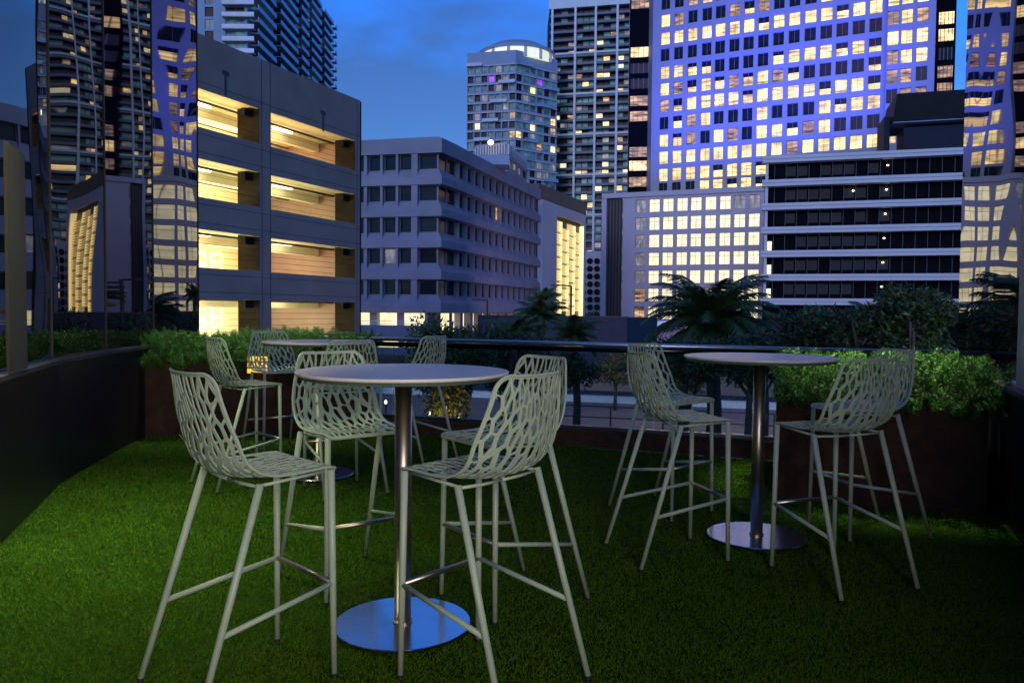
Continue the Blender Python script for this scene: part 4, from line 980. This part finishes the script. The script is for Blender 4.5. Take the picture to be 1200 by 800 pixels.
palm('bushy palm beneath the amber screen, right of the slim palm', gp(676, 24), zz(676, 394, 24)-ZG, 1.1, 22, 7, .12)
palm('spiky palm overlapping the lowest white band of the banded building', gp(1030, 15), zz(1030, 385, 15)-ZG, .85, 20, 9, .1)
tree('leafy_tree', 'round dark leafy tree behind the balustrade at the rear stool', 'tree', gp(515, 19), 0, cz(522, 420, 19), 1.3, 1.2, 14000, .11, [t_a, t_b], 21)
tree('leafy_tree', 'dark leafy tree right of the round one, against the lit ground floor', 'tree', gp(590, 21), 0, cz(590, 420, 21), 1.1, .95, 9000, .11, [t_a, t_b], 22)
tree('leafy_tree', 'dark shrub below the small palms behind the balustrade', 'tree', gp(650, 22), 0, cz(650, 428, 22), 1.3, .85, 7000, .11, [t_a, t_b], 23)
tree('leafy_tree', 'low dark shrub at the foot of the broad palm', 'tree', gp(800, 19), 0, cz(806, 418, 19), 1.3, .65, 8000, .10, [t_a, t_b], 24)
tree('leafy_tree', 'low dark shrub right of the broad palm trunk', 'tree', gp(880, 18), 0, cz(880, 420, 18), 1.2, .75, 8000, .10, [t_a, t_b], 25)
tree('leafy_tree', 'dense dark tree behind the left part of the right planter', 'tree', gp(950, 13), 0, cz(955, 398, 13), 1.0, .62, 9000, .085, [t_a, t_b], 26)
tree('leafy_tree', 'dense dark tree behind the middle of the right planter', 'tree', gp(1020, 12.5), 0, cz(1020, 392, 12.5), .85, .65, 9000, .085, [t_a, t_b], 27)
tree('leafy_tree', 'taller feathery dark tree in front of the banded building', 'tree', gp(1075, 12), 0, cz(1070, 378, 12), .62, .62, 8000, .085, [t_a, t_b], 28)
tree('leafy_tree', 'small shrub behind the balustrade glass, warm light painted into its leaves', 'shrub', gp(528, 12), 0, cz(528, 472, 12), .42, .5, 2600, .07, [t_w, t_b], 29, .05)
tree('leafy_tree', 'bush across the street left of the near right stool, warm light painted into its leaves', 'shrub', gp(722, 38), 0, cz(722, 432, 38), 1.6, .9, 3500, .14, [t_w, t_b], 30, .1)
tree('leafy_tree', 'dark bush between the street and the right table', 'shrub', gp(800, 30), 0, cz(800, 446, 30), 1.6, .9, 4000, .14, [t_a, t_b], 31, .1)
# small garden lamps in the shrubbery
gl0 = thing('garden_lamp', 'lamp', 'lamp', group='small white garden lamps in the shrubs')
mb = MB(); mb.tube([(0, 0, 0), (0, 0, .5)], .02, 6); mb.build('post', m_cable, gl0); mb = MB(); mb.lathe([(.01, .5), (.025, .52), (.025, .55), (.01, .57)], 10); mb.build('globe', e_lamp, gl0)
for i, (px, py, Y, lb) in enumerate([(491, 489, 13, 'left one of the small white garden lamps low in the shrubs'), (503, 483, 14, 'middle one of the small white garden lamps under the warm toned shrub'), (537, 488, 13.5, 'right one of the small white garden lamps under the warm toned shrub'), (452, 470, 15, 'garden lamp low behind the glass left of the table pole')]):
    o = gl0 if i == 0 else copy_tree(gl0); p = at(px, py, Y); o.location = (p.x, p.y, p.z-.55); o['label'] = lb
d_ = bpy.data.lights.new('garden_lamp_light', 'POINT'); d_.energy = 14; d_.color = (1, .62, .25); d_.shadow_soft_size = .1
o = bpy.data.objects.new('garden_lamp_light', d_); C.objects.link(o); p = at(520, 485, 11.3); o.location = p
# street lamps
def street_lamp(px, Y, ytop, lb):
    b = gp(px, Y); zt_ = zz(px, ytop, Y); t = thing('street_lamp', lb, 'street lamp', b, group='unlit street lamps')
    mb = MB(); mb.tube([b, (b[0], b[1], zt_)], .07, 8); mb.tube([(b[0], b[1], zt_), (b[0]-.9, b[1], zt_+.05)], .05, 6); mb.build('post', m_cable, t)
    mb = MB(); mb.box(b[0]-1.3, b[0]-.7, b[1]-.15, b[1]+.15, zt_-.02, zt_+.1); mb.build('lamp_head', m_cable, t)
street_lamp(669, 50, 335, 'dark street lamp in front of the amber louvre screen'); street_lamp(571, 70, 352, 'small dark street lamp in front of the office block ground floor')
S.cycles.max_bounces = 8; S.cycles.transparent_max_bounces = 12
